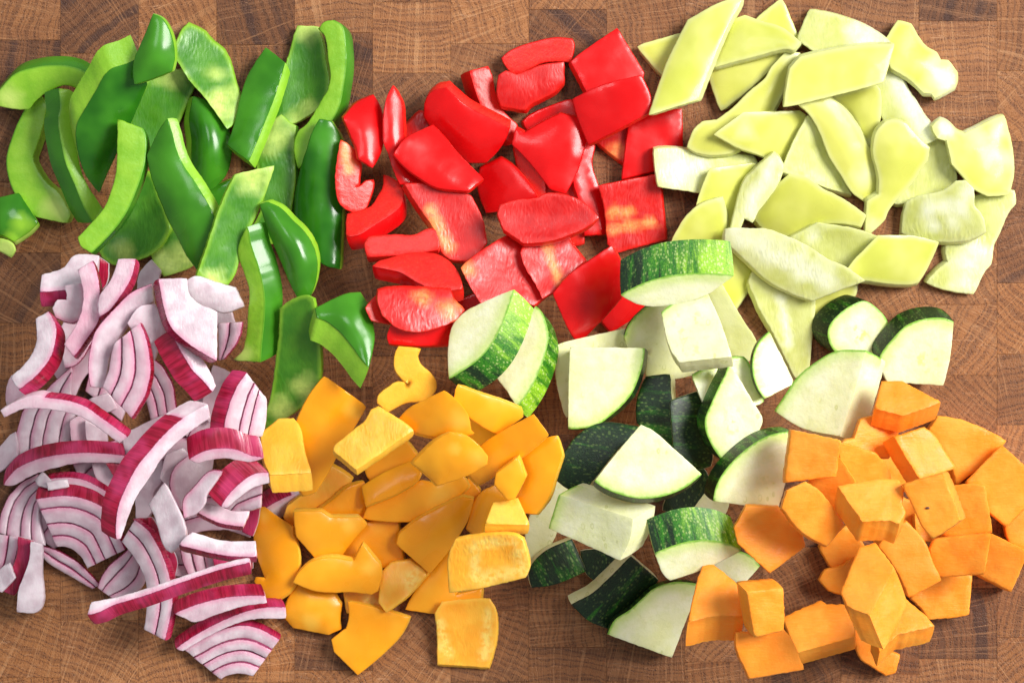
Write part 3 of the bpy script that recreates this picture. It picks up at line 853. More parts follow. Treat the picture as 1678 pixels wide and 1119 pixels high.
P('l','I','ragged pale pepper strip at the far right with a pithy lower end', "1617,320 1658,316 1659,333 1649,345 1632,383 1624,399 1619,431 1607,446 1592,478 1549,471 1522,462 1537,446 1556,431 1552,411 1554,398 1580,388 1612,380 1595,350 1593,328", s=4, p=[(1590,430,36),(1580,455,26)])
P('l','U','cup-shaped pale pepper piece nearest the right picture edge', "1645,193 1649,211 1655,236 1658,266 1657,289 1650,316 1617,318 1597,308 1579,289 1561,269 1552,228 1536,225 1528,210 1541,200 1552,206 1564,218 1579,224 1599,215 1622,203", s=15, p=[(1600,222,24),(1545,210,20),(1635,212,20),(1650,260,18)], t=(0.0,-0.12), lp=True)
P('l','U','pale pepper curl with a lumpy white torn end at the top right', "1473,38 1491,43 1502,63 1516,80 1532,89 1539,102 1552,103 1565,120 1565,129 1561,141 1531,157 1529,150 1513,150 1497,134 1482,123 1461,111 1452,72 1457,63", s=10, p=[(1538,130,34),(1530,100,18)])
P('l','I','pale pepper strip with a whitish right end behind the top flat piece', "1330,19 1359,25 1404,41 1432,57 1450,72 1440,95 1380,100 1343,87 1310,64 1318,46", s=5, p=[(1420,66,26),(1400,50,18)])
P('l','I','pale pepper block with a straight white cut end beside the red squares', "1074,249 1089,248 1149,253 1233,259 1241,273 1200,290 1164,290 1153,314 1114,308 1080,304 1077,282", s=-2, h=22, p=[(1112,278,38),(1135,275,26)])
P('l','U','pale pepper piece under the white-ribbed strip at the left of the pale pile', "1164,282 1235,272 1225,296 1208,330 1200,380 1182,370 1170,340 1143,340 1152,312", s=6)
P('l','U','rounded pale pepper piece just above the speckled half zucchini', "1104,395 1125,360 1146,341 1178,329 1188,376 1190,400", s=6)
P('l','U','pale pepper strip hanging down between the half zucchini and the long pithy piece', "1192,395 1225,428 1236,441 1228,466 1202,506 1188,480 1184,460", s=4)
P('l','I','pale pepper strip with a white streak pointing down to the zucchini', "1237,444 1229,463 1251,512 1265,535 1279,562 1305,614 1322,603 1326,556 1330,512 1331,492 1301,483 1265,467", s=-3, p=[(1279,486,1292,565,9)])
GROW[0] = 1.8
P('l','U','long curved pale pepper strip running down from the top right to the red squares', "1287,88 1310,88 1310,97 1294,111 1289,136 1274,168 1263,186 1230,225 1207,246 1176,254 1137,249 1126,242 1137,214 1150,202 1174,199 1201,179 1228,152 1255,129 1263,114", s=12, p=[(1300,92,14)])
P('l','U','folded pale pepper piece beside the long strip at the top', "1199,33 1221,26 1246,36 1280,48 1308,72 1297,84 1287,82 1237,93 1165,111 1183,68", s=10)
P('l','U','triangular pale pepper piece left of the middle of the pale pile', "1169,223 1216,188 1310,183 1324,192 1305,220 1292,258 1282,283 1255,259 1207,242", s=5, p=[(1220,215,18)])
P('l','I','dull hollow pale pepper piece in the middle of the pale pile', "1322,192 1342,208 1352,236 1365,265 1396,318 1352,306 1318,293 1280,282 1292,250 1305,222", s=-5)
P('l','U','rounded pale pepper piece directly under the flat top piece', "1359,160 1432,141 1439,150 1441,170 1437,213 1427,240 1423,242 1412,225 1403,204 1380,177", s=9, p=[(1424,236,10)])
P('l','U','long pale pepper strip sloping down to the right in the middle of the pale pile', "1305,174 1355,161 1380,179 1402,206 1414,227 1428,252 1439,286 1444,318 1420,330 1398,315 1378,286 1357,254 1343,220 1330,197 1316,181", s=12, p=[(1415,290,22)])
P('l','U','egg-shaped pale pepper piece with a narrow pointed tail', "1436,216 1450,201 1466,199 1483,205 1499,223 1521,243 1518,263 1508,276 1493,299 1466,329 1453,349 1450,358 1425,383 1419,380 1421,331 1440,319 1440,293 1430,251 1431,233", s=10, p=[(1430,370,14)])
P('l','I','bumpy crumpled pale pepper piece at the right of the pale pile', "1564,299 1577,298 1591,312 1592,338 1607,358 1612,380 1590,392 1566,395 1533,395 1499,389 1479,381 1481,355 1486,331 1503,323 1541,315", s=7, p=[(1520,345,18),(1545,340,16),(1570,345,18),(1530,370,16),(1560,365,14),(1580,315,14)])
P('l','U','large smooth pale pepper triangle above the long pithy piece', "1292,288 1319,294 1346,312 1364,320 1400,342 1416,354 1410,371 1380,366 1339,368 1295,389 1259,380 1239,362 1237,350 1250,333 1269,308", s=11)
P('l','I','narrow pale pepper strip with a white rib standing left of the large smooth triangle', "1267,252 1275,260 1282,276 1278,289 1269,308 1253,330 1238,350 1232,364 1219,357 1205,385 1197,375 1202,355 1208,330 1219,298 1241,274", s=3, h=20, p=[(1265,268,1225,345,14)])
P('l','I','ribbed pale pepper piece behind the long pithy piece', "1295,390 1339,367 1395,376 1434,388 1415,410 1390,437 1357,430 1321,406", s=-3, p=[(1330,388,12)])
P('l','U','smooth pale pepper strip at the lower right of the pale pile', "1436,388 1499,389 1537,398 1529,419 1516,446 1506,462 1493,465 1420,459 1380,452 1400,425 1415,410", s=9)
P('l','I','long pointed pale pepper piece with a pithy white inside', "1189,377 1194,376 1237,377 1252,377 1277,385 1321,405 1357,428 1380,437 1415,460 1372,476 1331,492 1303,482 1259,459 1223,427 1187,394", s=6, p=[(1205,385,1350,455,26)])
P('l','U','flat pale pepper slab lying on top in the upper right pile', "1311,95 1343,87 1405,76 1465,73 1447,134 1425,141 1357,159 1300,173 1283,176 1289,138 1294,114", s=7)
P('l','U','longest pale pepper strip leaning out of the top of the picture', "1217,-3 1190,1 1129,32 1115,59 1094,102 1076,152 1063,190 1142,165 1162,114 1183,63 1199,30 1212,9", s=13, ax=-62)
P('l','C','pale straight strip between the square zucchini chunk and the pale peppers', "1158,478 1181,469 1202,505 1218,530 1238,563 1234,588 1220,592 1201,591", h=30)

# ================================================================== zucchini
GROW[0] = 5.0
Z('C','zucchini bit almost hidden under the two big dark wedges', "1128,832 1133,815 1153,797 | 1190,823 1185,838", h=20)
Z('U','black-green zucchini skin piece in the dark gap beside the white fan-shaped chunk', "1090,833 1105,800 1150,770 1160,790 1130,830", h=20, tn=(0.02,0.02))
Z('U','small dark zucchini skin square above the lowest dark chunk', "955,905 1000,905 1020,918 988,952 966,938", h=18)
Z('C','plain zucchini flesh block behind the quarter slice below the red diamond', "917,568 948,560 1026,543 1030,570 1000,600 930,680 915,615", h=20)
Z('C','zucchini slice leaning behind the square chunk with seed marks', "1027,550 1032,536 1046,519 1065,503 1081,493 1094,500 | 1110,540 1140,610 1100,617 1063,615 1066,575 1032,570", e=(-2,-2), h=26, tn=(0.1,0.2))
Z('U','dark zucchini chunk with a thin pale right edge below the quarter slice', "1061,621 1094,617 1094,639 1098,670 1103,702 1108,733 1077,715 1047,690 1047,662 1053,639", e=(9,2), h=26, s=8, tn=(0.05,0.25), ax=0)
Z('U','upright dark zucchini block between the dark chunk and the seeded slice', "1101,659 1145,645 1151,678 1157,717 1163,747 1161,760 1141,764 1126,757 1110,741 1104,698", e=(3,0), h=30, s=6, tn=(0.04,0.04), ax=0)
Z('C','zucchini chunk half covered by the seeded oval slice', "1137,616 1180,598 1202,589 1218,589 1224,597 1234,625 1247,656 | 1232,661 1190,660 1155,660", h=28, tn=(0.3,0.1))
Z('C','pale curved zucchini sliver beside the orange pepper', "867,926 864,894 871,851 885,822 915,793 934,798 919,812 901,865 907,873 891,900", h=24)
GROW[0] = 1.8
Z('U','dark speckled zucchini square nearest the orange pepper', "936,884 959,934 904,956 872,960 868,935 891,905", e=(-3,-4), h=24, s=6, tn=(0.06,0.35), ax=60)
Z('C','small zucchini triangle beside the speckled half round at the bottom', "1213,904 1230,912 1243,926 | 1215,957 1168,926", h=22, tn=(0.3,0.2))
Z('U','dark zucchini chunk lying skin up above the lowest pale wedge', "1033,911 1077,950 1052,981 1007,1016 996,1028 965,1014 938,989 970,972 1000,945", e=(-8,-12), h=28, s=8, tn=(0.05,0.12), ax=130)
Z('C','lowest zucchini wedge with a wide pale face', "996,1035 1007,1014 1032,997 1052,979 1069,964 1101,953 1127,954 1144,957 | 1120,1020 1100,1075", e=(-2,-3), h=40, tn=(0.15,0.3))
Z('C','narrow zucchini wedge pointing up between pale pepper strips', "1250,651 1240,635 1233,611 1234,584 1242,564 1260,545 | 1299,627", e=(-2,0), h=34, tn=(0.15,0.25))
Z('C','zucchini slice tucked behind the upright speckled slice at left', "878,503 887,513 894,532 897,553 887,595 869,634 847,665 | 832,639 815,618 850,540", e=(18,20), h=34, tn=(0.25,0.75), k=0.4)
Z('C','zucchini slice with bright speckled rind, leftmost of the zucchini', "841,476 829,513 808,558 783,588 737,619 | 736,569 743,534 762,513 792,497", e=(34,29), h=40, tn=(0.95,0.05), k=0.45)
Z('C','quarter zucchini slice with a big flat pale face below the red diamond', "1054,572 1052,589 1047,609 1033,643 1016,664 1000,678 976,695 952,700 932,701 | 933,623 935,570", e=(9,4), h=44, tn=(0.05,0.2), k=0.2)
Z('C','oval seeded zucchini slice standing over the dark blocks', "1181,750 1169,733 1157,707 1155,688 1163,666 1177,635 1189,611 1193,598 | 1216,633 1232,660 1247,686 1242,705 1232,717", e=(-12,-5), h=36, tn=(0.15,0.35), p=[(1200,690,20)])
Z('C','square zucchini chunk with seed marks in its pale face', "1085,512 1113,490 1146,469 1155,475 | 1175,520 1195,583 1112,592 1098,570", e=(6,18), h=34, tn=(0.15,0.15), p=[(1125,530,22),(1130,565,22)])
Z('C','big half zucchini round with bright speckled rind below the pale peppers', "1019,483 1053,466 1090,455 1134,450 1169,450 1200,452 | 1183,464 1157,482 1110,497 1062,500 1039,494", e=(-3,-56), h=34, tn=(0.05,0.85), k=0.35)
Z('U','dark zucchini chunk with the skin up left of the white fan-shaped chunk', "927,739 944,717 972,698 995,693 1048,700 1007,739 968,788 951,806 929,798 903,776 909,761", e=(9,5), h=30, s=10, tn=(0.06,0.06), ax=10)
Z('C','blocky zucchini chunk, mostly pale flesh, above the small dark squares', "901,866 917,812 | 975,830 1035,848 1030,880 1015,915 958,890", e=(38,-20), h=36, tn=(0.1,0.1), k=0.4)
Z('C','white fan-shaped zucchini chunk lying on top in the centre', "1147,776 1121,796 1086,810 1047,814 1011,806 988,796 975,787 | 1007,747 1050,697 1068,706 1106,739", e=(-2,11), h=40, tn=(0.2,0.05), k=0.2)
Z('C','speckled half zucchini round at the bottom beside the pumpkin', "1074,905 1118,889 1150,885 1188,890 1213,901 | 1168,925 1130,940 1099,950 1090,942", e=(-15,-54), h=34, tn=(0.12,0.75), k=0.35)
Z('C','zucchini quarter next to the square pumpkin cube', "1168,818 1173,795 1185,773 1213,743 1250,718 1275,710 1295,708 | 1285,788 1273,833", e=(-14,-9), h=40, tn=(0.05,0.3), p=[(1265,790,16)])
Z('C','round dark zucchini end with a whole circular cut face', "1414,495 1395,501 1373,516 1357,535 1355,552 1366,574 1395,588 1429,583 1448,564 1455,542 1451,525 1434,506 |", e=(-24,-12), h=40, tn=(0.06,0.06), k=0.45, p=[(1408,545,18)])
Z('C','zucchini quarter with a dark rind at the right end', "1439,593 1441,583 1460,557 1482,535 1513,524 1542,523 1558,528 | 1554,586 1545,630 1453,624", e=(-10,-20), h=38, tn=(0.08,0.08), k=0.45, p=[(1520,590,24)])
Z('C','largest zucchini chunk with a bright right face above the pumpkin', "1272,673 1287,651 1308,620 1340,593 1369,577 1414,575 | 1395,640 1372,712 1313,699", e=(37,16), h=44, tn=(0.15,0.3), k=0.5)

# ================================================================== pumpkin cubes
GROW[0] = 5.0
K('pumpkin cube in shade at the right edge under the topmost right cube', "1648,862 1678,828 1720,860 1700,915 1655,885", h=30)
K('deep orange pumpkin bit in the shaded gap at the middle of the pumpkin pile', "1470,815 1500,830 1515,880 1490,870 1475,850", h=24)
K('small pumpkin bit under the cube with a dark speck', "1500,845 1520,850 1540,880 1505,882", h=30)
K('reddish pumpkin bit behind the middle slanted cube', "1435,748 1460,735 1490,790 1480,800 1457,785", h=26)
K('pumpkin cube just below the largest zucchini chunk', "1410,690 1430,685 1468,707 1453,747 1430,742 1376,727 1400,720", h=40)
K('flat pumpkin piece behind the ragged-edged cube', "1374,728 1431,746 1450,768 1457,786 1401,792 1378,756", h=34)
K('pumpkin sliver between the flat piece and the leftmost slanted cube', "1325,795 1370,752 1395,790 1380,850 1345,815", h=30)
K('pumpkin wedge below the ragged-edged cube', "1388,863 1345,896 1366,930 1400,915 1412,897 1400,880", h=34)
K('torn pumpkin scrap sticking out left of the tall two-toned cube', "1345,948 1353,936 1379,930 1400,915 1405,950 1382,971 1360,964", h=18)
GROW[0] = 1.8
K('large flat pumpkin slab along the right side of the pile', "1535,682 1566,687 1610,703 1645,722 1625,742 1600,765 1566,793 1558,764 1531,716 1521,704", e=(-4,3), h=36)
K('square pumpkin slab at the far right edge', "1640,730 1678,767 1700,800 1680,823 1645,859 1614,833 1582,789 1615,755", e=(6,5), h=36)
K('brownish shaded pumpkin cube lying alone beside the zucchini', "1220,828 1273,831 1310,865 1318,895 1260,936 1208,888 1201,863", e=(2,-2), h=40)
K('flat square pumpkin cube pressed against the zucchini quarter', "1296,706 1373,722 1365,778 1330,782 1285,789 1291,745", h=44)
K('leftmost slanted pumpkin cube below the flat square one', "1278,830 1285,802 1315,788 1337,802 1383,860 1355,894 1313,870", e=(0,4), h=44)
K('pumpkin square at the lower right under the wide pale cube', "1589,940 1584,1003 1574,1006 1519,1012 1508,994 1490,977 1516,955 1540,942", h=40)
K('rightmost lower pumpkin cube with a slanted bottom corner', "1616,872 1678,902 1668,930 1655,967 1602,940 1606,900", e=(-3,2), h=44)
K('rounded pumpkin piece at the very bottom of the pile', "1399,1031 1402,1062 1410,1078 1450,1104 1464,1099 1471,1072 1440,1060", h=36, e=(3,2))
K('pumpkin cube with a peaked top face beside the lowest zucchini wedge', "1153,929 1169,927 1206,957 1212,982 1216,1006 1170,1006 1127,1015 1143,955", e=(-4,42), h=40, k=0.4)
K('long pumpkin block with a ragged upper edge at the bottom', "1284,1012 1345,985 1354,991 1382,991 1396,1025 1395,1040 1303,1066", e=(7,22), h=38)
K('flat pumpkin square at the bottom edge of the picture', "1204,1033 1282,1030 1294,1045 1317,1097 1227,1109 1204,1053", e=(-1,2), h=34)
K('upright pumpkin cube between the peaked cube and the long ragged block', "1222,967 1280,963 1283,1012 1282,1031 1236,1041 1228,1000", e=(-14,-14), h=44)
K('pumpkin cube at the top of the pile under the zucchini quarter', "1445,626 1478,626 1538,659 1500,672 1476,680 1432,668", e=(-4,28), h=40)
K('small yellow pumpkin block right of the cube with a dark speck', "1560,796 1594,793 1608,796 1618,855 1620,869 1580,874 1545,877 1550,840", e=(2,3), h=40)
K('slanted pumpkin cube with a red shaded left face in the middle', "1464,716 1513,701 1529,714 1545,738 1563,766 1504,783 1486,754", e=(-16,9), h=42)
K('wide pale pumpkin cube at the lower right, left of the slanted-corner cube', "1530,884 1553,880 1616,873 1612,908 1608,938 1537,944 1527,920 1523,898", e=(3,0), h=40)
K('pumpkin cube leaning behind the tall two-toned cube', "1437,892 1466,860 1482,853 1511,886 1527,924 1539,949 1513,963 1488,976 1474,945 1458,918", e=(-5,-5), h=42)
K('pumpkin cube with a narrow front face right below the tall two-toned cube', "1480,980 1518,1012 1528,1024 1468,1036 1438,1062 1430,1040", e=(-3,28), h=40)
K('ragged-edged pumpkin cube in the upper left of the pile', "1374,797 1448,786 1472,788 1479,802 1475,825 1480,838 1470,856 1455,850 1410,852 1395,830", e=(-5,34), h=44, k=0.45)
speck_cube = K('pumpkin cube with a small dark speck on its top face', "1478,794 1540,776 1550,800 1568,850 1547,865 1525,880 1508,858 1496,830", e=(16,-2), h=46)
# the small dark speck in its top face
zt = float(HM[int((832-OY)/CELL), int((1520-OX)/CELL)]); kk = 1-zt*S/CAM_H
sv = [((3.2*math.cos(i*1.047)*(1+0.25*(i % 2)))*S, (2.0*math.sin(i*1.047))*S, 0) for i in range(6)]+[(0, 0, 0.8*S)]
sm = bpy.data.meshes.new('speck'); sm.from_pydata(sv, [], [(i, (i+1) % 6, 6) for i in range(6)])
mt = bpy.data.materials.new('dark_speck'); mt.use_nodes = True
mt.node_tree.nodes['Principled BSDF'].inputs['Base Color'].default_value = srgb(84,44,22)
sm.materials.append(mt)
so = bpy.data.objects.new('speck', sm); C.objects.link(so); so.parent = speck_cube
so.location = ((1520-W0/2)*S*kk-speck_cube.location[0], (H0/2-832)*S*kk-speck_cube.location[1], zt*S+0.0001-speck_cube.location[2])
K('tall two-toned pumpkin cube with one yellow and one orange face', "1411,899 1436,892 1463,930 1421,1004 1386,990 1378,970", e=(24,58), h=46, k=0.5)

N('short onion strip with dark red skin touching the big orange pepper block', "430,836 455,822 478,812 | 495,810 470,840 457,848 440,842", e=(-11,-22), h=20, pk=0.0)
# ================================================================== orange pepper pieces
GROW[0] = 5.0
P('o','U','dull orange pepper scrap under the two leaning strips at the top of the orange pile', "765,678 815,707 790,730 770,715")
P('o','U','dull orange pepper piece showing under the square-ended strip in the upper pile', "662,724 682,750 650,775 610,785 602,770")
P('o','U','narrow orange pepper point between the big middle piece and the curved strip', "768,788 783,806 778,830 755,820", h=18)
P('o','U','dark orange pepper square behind the star-shaped group in the middle', "599,860 647,849 652,880 658,925 625,925 560,915 577,887", s=4)
P('o','I','wet orange pepper bit below the bridge-shaped piece', "566,960 625,965 640,985 626,1002 572,1000", p=[(605,985,18)])
P('o','U','orange pepper strip under the zucchini slice tips', "752,635 777,645 827,662 850,672 852,682 814,707 797,698 767,676 749,656", e=(2,-2), s=6)
P('o','I','flat orange pepper strip pointing up beside the big block at left', "542,766 573,786 555,807 528,840 500,845 480,860 470,846 476,830 512,803", s=2)
P('o','U','broad orange pepper strip with a pointed top next to the green pepper', "534,621 596,667 565,717 547,746 530,778 513,803 497,809 489,790 488,705 508,656", s=8, p=[(582,672,18)])
P('o','U','short orange pepper piece behind the thin slanted strip', "595,793 573,801 547,823 526,838 538,850 589,851 606,836 601,815", s=7)
P('o','U','long two-toned orange pepper piece across the middle', "600,846 608,828 655,805 691,791 716,797 756,783 763,795 738,822 708,848 650,850", s=7, p=[(725,810,26)])
P('o','U','tall orange pepper strip at the right edge of the orange pile', "909,717 916,744 906,775 895,812 877,838 856,836 848,816 860,781 850,748 862,736", s=11)
GROW[0] = 1.8
P('o','C','S-shaped orange pepper curl at the top of the orange pile', "655,569 688,572 | 683,582 689,599 703,611 713,627 712,639 697,655 669,658 653,664 636,674 620,660 621,650 638,635 649,628 672,629 659,619 651,609 648,595 650,580", h=22)
P('o','U','curved orange pepper strip right of the big middle piece', "811,795 789,807 777,824 769,852 765,864 777,875 789,875 795,856 807,824 830,820", s=8)
P('o','C','orange pepper piece with a flat pale cut top near the right edge', "809,824 848,817 862,848 866,858 797,856", e=(-2,16), h=22)
P('o','U','smooth orange pepper triangle left of the pale wrinkled square at the bottom', "724,918 738,900 745,975 788,965 786,985 760,1000 716,1003 666,997 679,971 699,948", s=6)
P('o','I','orange pepper square with a wrinkled inside, lowest of the orange pile', "714,1004 725,985 784,980 802,980 810,993 814,1021 810,1057 800,1092 718,1087 717,1032", s=-4, p=[(720,1020,732,1072,10),(800,1005,795,1075,10)])
P('o','U','rolled orange pepper piece with a pale highlight at the lower left', "485,957 547,972 559,991 556,1019 558,1029 539,1038 507,1032 481,1027 464,1008 473,982", s=18, p=[(512,1015,16)])
P('o','U','large orange pepper leaf pointing down at the bottom left of the orange pile', "573,985 626,998 669,1012 656,1038 624,1072 586,1104 549,1066 545,1047 569,1029 574,1010", s=6)
P('o','I','orange pepper piece right of the bridge-shaped one', "641,922 671,918 694,933 698,942 664,978 634,1000 622,985 625,940", s=4, p=[(672,950,20)])
P('o','U','smooth orange pepper strip crossing the upper right of the orange pile', "874,679 897,711 877,729 813,777 783,794 768,778 785,735 800,722", s=7)
P('o','U','fan-shaped orange pepper piece with a notched tip at the top centre', "728,641 736,646 765,678 771,705 776,709 758,713 714,715 673,703 655,686 671,670 697,656", s=9, p=[(752,690,18)])
P('o','I','square-ended orange pepper strip beside the broad pointed strip', "620,667 609,672 599,690 583,703 550,730 548,738 585,768 676,705 671,700", e=(0,10), h=20, s=3)
P('o','U','small orange pepper cube-like piece at the right, on the tall strip', "848,750 860,781 842,816 832,818 811,793 814,776", e=(3,-5), h=18, s=5)
P('o','U','thin slanted orange pepper strip left of the pointed pale-tipped piece', "594,797 630,775 671,757 690,775 683,785 656,803 601,826", e=(0,4), s=3)
P('o','U','pointed orange pepper piece with a pale wet tip in the centre', "738,709 762,713 787,733 798,747 797,759 767,777 716,795 710,787 677,759 716,721", s=16, p=[(785,745,18),(745,735,10)])
P('o','I','big upright orange pepper block at the left edge next to the onion', "427,711 455,688 479,687 489,700 498,737 510,772 445,776 433,750", e=(3,30), h=30, s=5)
P('o','U','biggest orange pepper wedge in the middle of the orange pile', "775,818 758,815 738,824 681,854 655,875 651,890 704,938 730,907 748,881 763,856", s=10)
P('o','U','orange pepper strip with a forked lower end against the onion', "415,846 422,832 433,831 451,844 481,862 480,872 486,887 489,917 485,946 475,965 445,988 438,982 417,953 420,947 436,948 430,933 419,899", s=10, p=[(428,842,14)])
P('o','U','shell-shaped orange pepper piece left of centre', "485,838 526,838 542,848 587,849 599,860 577,885 555,915 518,915 488,878 485,854", s=11, p=[(575,860,14)])
P('o','U','bridge-shaped orange pepper piece with a pointed peak', "595,892 622,925 624,938 618,967 609,972 571,968 547,969 515,966 482,953 490,939 510,921 538,914 581,919", s=9, p=[(605,930,14)])
P('o','I','orange pepper square with a pale wrinkled inside near the zucchini', "738,903 748,883 797,876 842,876 856,883 863,907 866,928 860,944 787,963 737,971 735,924", s=-5, p=[(780,895,778,945,10),(785,950,850,938,14),(852,895,857,935,12),(790,888,845,886,8)])

# ================================================================== red onion
GROW[0] = 5.0
W('shadowed onion wedge deep under the pink fan in the upper onion pile', "140,640 150,600 175,570 205,555", "200,690 215,650 235,620 250,600", 3, h=12, pk=0.3)
W('shadowed onion wedge deep under the middle of the onion pile', "120,760 150,735 190,720 225,715", "150,830 180,800 205,785 240,770", 3, h=12, pk=0.3)
W('shadowed onion wedge deep under the diagonal red strip', "215,770 240,740 275,720 310,715", "245,850 265,815 290,790 325,775", 3, h=12, pk=0.3)
W('shadowed onion wedge deep beside the forked orange pepper', "300,800 335,790 375,790 415,800", "300,880 335,870 375,868 412,880", 3, h=12, pk=0.35)
W('shadowed onion wedge deep under the long straight red strip', "240,880 275,870 310,875 350,890", "250,960 280,945 310,945 345,955", 3, h=12, pk=0.35)
W('shadowed onion wedge deep under the crescent and hook at the upper left', "80,600 95,570 115,545 145,530", "120,660 135,625 150,605 170,590", 2, h=12, pk=0.35)
W('shadowed onion wedge deep behind the big white chunk', "255,540 270,510 300,500 330,505", "300,620 315,590 335,570 355,560", 2, h=12, pk=0.25)
W('shadowed onion wedge deep beside the magenta slab', "285,700 300,670 325,650 350,640", "330,730 340,710 355,695 375,690", 2, h=12, pk=0.3)
W('shadowed onion wedge deep under the striped wedge at left', "40,860 60,830 90,815 120,810", "90,900 110,880 130,875 160,880", 2, h=12, pk=0.3)
W('pale onion wedge in shadow along the lower left rim of the onion pile', "70,893 95,900 130,920 165,958", "60,900 80,925 115,945 150,965", 2, h=12, pk=0.05)
W('onion wedge with thin upright layers under the upper long arch', "26,750 27,710 38,672 50,655", "112,752 117,715 122,690 128,672", 4, h=16, pk=0.1)
W('small onion wedge between the red-rimmed crescent and the upper long arch', "68,650 82,632 104,613 118,600", "122,655 118,640 118,632 119,618", 2, h=16, pk=0.2)
W('onion wedge at the left edge with wide nested curves below the lower arch', "-4,872 2,838 14,812 35,790 62,776", "78,892 72,868 68,850 66,838 70,822", 4, h=16, pk=0.15)
W('onion wedge cut off by the left picture edge beside the red skin strip', "35,880 30,905 22,930 5,945", "-30,870 -30,890 -30,910 -30,935", 3, h=14, pk=0.15, skin=False)
N('pale onion bit at the left edge between the two long arches', "0,740 25,712 27,745 0,768 -15,760", pk=0.1)
N('pink onion corner behind the red-rimmed crescent at the left', "15,640 20,620 38,640 48,655 15,660", pk=0.4)
W('onion wedge with two pale layers at the bottom left above the long dark red strip', "160,962 166,945 180,925 205,905 215,895", "186,982 215,977 236,962 240,940 240,920", 3, h=14, pk=0.2)
W('onion wedge with three layers behind the bright red slab', "250,585 268,600 285,630 290,672", "236,640 238,652 242,670 246,690", 3, h=14, pk=0.35)
N('pale onion piece behind the long diagonal red strip', "205,715 262,688 285,680 250,722 210,738", pk=0.1)
GROW[0] = 1.8
N('greyish inner onion strip right of the long diagonal red strip', "228,790 262,745 268,780 252,805 250,830 240,850 225,846", pk=0.15, h=22)
N('pale onion scrap between the diagonal red strip and the shiny arch', "275,745 300,735 315,752 292,772 284,802 265,782", pk=0.15)
N('pale pink onion piece behind the striped wedge at the right', "350,600 378,612 360,650 345,690 335,670", pk=0.3)
N('dusky onion bit in the gap below the upper long arch', "118,690 138,678 148,690 146,722 120,724", pk=0.4)
N('pale onion bit right of the dusky gap under the upper long arch', "143,690 172,705 174,724 145,724", pk=0.15)
N('small onion bit above the right half of the upper long arch', "148,655 180,645 190,668 176,674", pk=0.2)
N('small pale onion bit under the right end of the lower arch', "153,760 172,757 192,775 180,797 160,782", pk=0.2)
N('dark red onion skin under the right end of the lower arch', "175,757 200,758 190,780", U=True)
N('white onion strip lying behind the thin arch beside the green pepper', "250,428 264,445 255,465 225,480 230,450", pk=0.05)
N('onion bit with a dark red skin beside the pink strip at the top', "160,421 177,433 172,465 155,480 150,450", U=True, s=4)
N('white onion block with a dark red underside at the top left of the onion pile', "70,478 107,475 150,470 | 160,420 139,418 120,421 107,439 71,452", e=(-1,24), h=26, pk=0.0)
N('pointed pinkish onion bit under the pink strip', "150,560 128,595 111,602 | 103,575 98,548 107,525 128,528", h=16, pk=0.3)
N('white onion curl shaped like a hook at the top left', "138,466 140,500 132,523 116,528 93,520 | 89,505 97,493 112,493 113,480 109,470", e=(2,2), h=22, pk=0.1)
N('white crescent of onion with a bright red rim at the far left', "79,512 91,534 91,561 85,583 66,610 34,637 | 20,618 41,600 55,580 62,560 62,545 59,523", e=(13,13), h=24, pk=0.0)
N('pink onion strip curving down from the top left block', "152,429 160,455 164,485 162,525 143,556 124,583 | 109,564 132,525 139,486 135,460 129,443", e=(3,6), h=22, pk=0.55)
N('onion strip with a magenta edge beside the green pepper cup', "222,426 215,455 198,485 180,508 165,519 | 165,488 184,459 191,441 195,426", e=(5,8), h=20, pk=0.3)
N('thin white onion arch bending left of the fan of pink layers', "249,467 219,481 192,507 175,525 160,545 152,570 147,600 148,632 | 168,634 173,610 176,595 181,578 192,556 209,530 229,507 251,493", e=(1,2), h=20, pk=0.12)
N('white onion piece behind the fan of pink layers', "213,530 232,505 255,500 275,540 262,560 250,590 235,560", pk=0.1)
W('fan-shaped onion wedge with three pink layers in the upper middle', "234,529 244,555 248,585 248,610 240,645 214,686", "190,563 184,577 181,592 178,607 172,620 167,633", 3, e=(4,2), h=18, pk=0.35)
N('tiny pale onion piece under the white chunk near the green strip', "357,512 377,510 384,528 357,533", pk=0.1, h=12)
W('onion wedge with an inner outline beside the curved green strip', "400,528 397,545 388,565 368,588", "357,530 357,545 357,562 357,590", 2, h=14, pk=0.2)
N('cream-white onion chunk just below the green pepper strips', "310,461 322,455 357,465 385,473 397,501 367,511 353,507 329,501 310,479", h=30, s=6, pk=0.0)
N('bright magenta onion slab with a white edge in the middle of the onion pile', "281,542 291,562 304,585 318,607 333,622 348,640 | 352,632 345,615 325,583 300,562 288,545", e=(-28,17), h=20, pk=0.2, k=0.3)
N('big white onion chunk with a purple left side at the top', "263,459 267,480 272,505 284,536 300,553 318,567 355,590 | 355,512 340,505 326,499 310,483 306,458", e=(-13,5), h=30, pk=0.0)
W('striped onion wedge with a broad magenta skin beside the green pepper strip', "405,610 390,630 378,658 369,690 368,712", "437,655 438,668 437,685 435,700 430,716", 3, e=(-24,-5), h=20, pk=0.1, k=0.4)
N('dark red onion skin at the foot of the forked orange pepper', "405,835 425,825 422,850 414,876 399,870", U=True)
N('dark red onion skin in the gap right of the white two-layered curve', "222,850 250,848 272,885 288,920 285,942 270,915 255,885", U=True)
W('onion wedge with red-striped layers below the white horizontal strip', "296,895 300,920 312,952", "352,902 356,925 356,948", 3, h=14, pk=0.35)
N('red onion skin piece beside the orange pepper below the white horizontal strip', "352,905 412,904 412,930 356,945", U=True, s=3)
W('two-layered onion fan under the shiny skinned strip at the right', "366,834 378,815 400,800 432,788", "388,843 396,838 410,838 428,832", 2, h=14, pk=0.2)
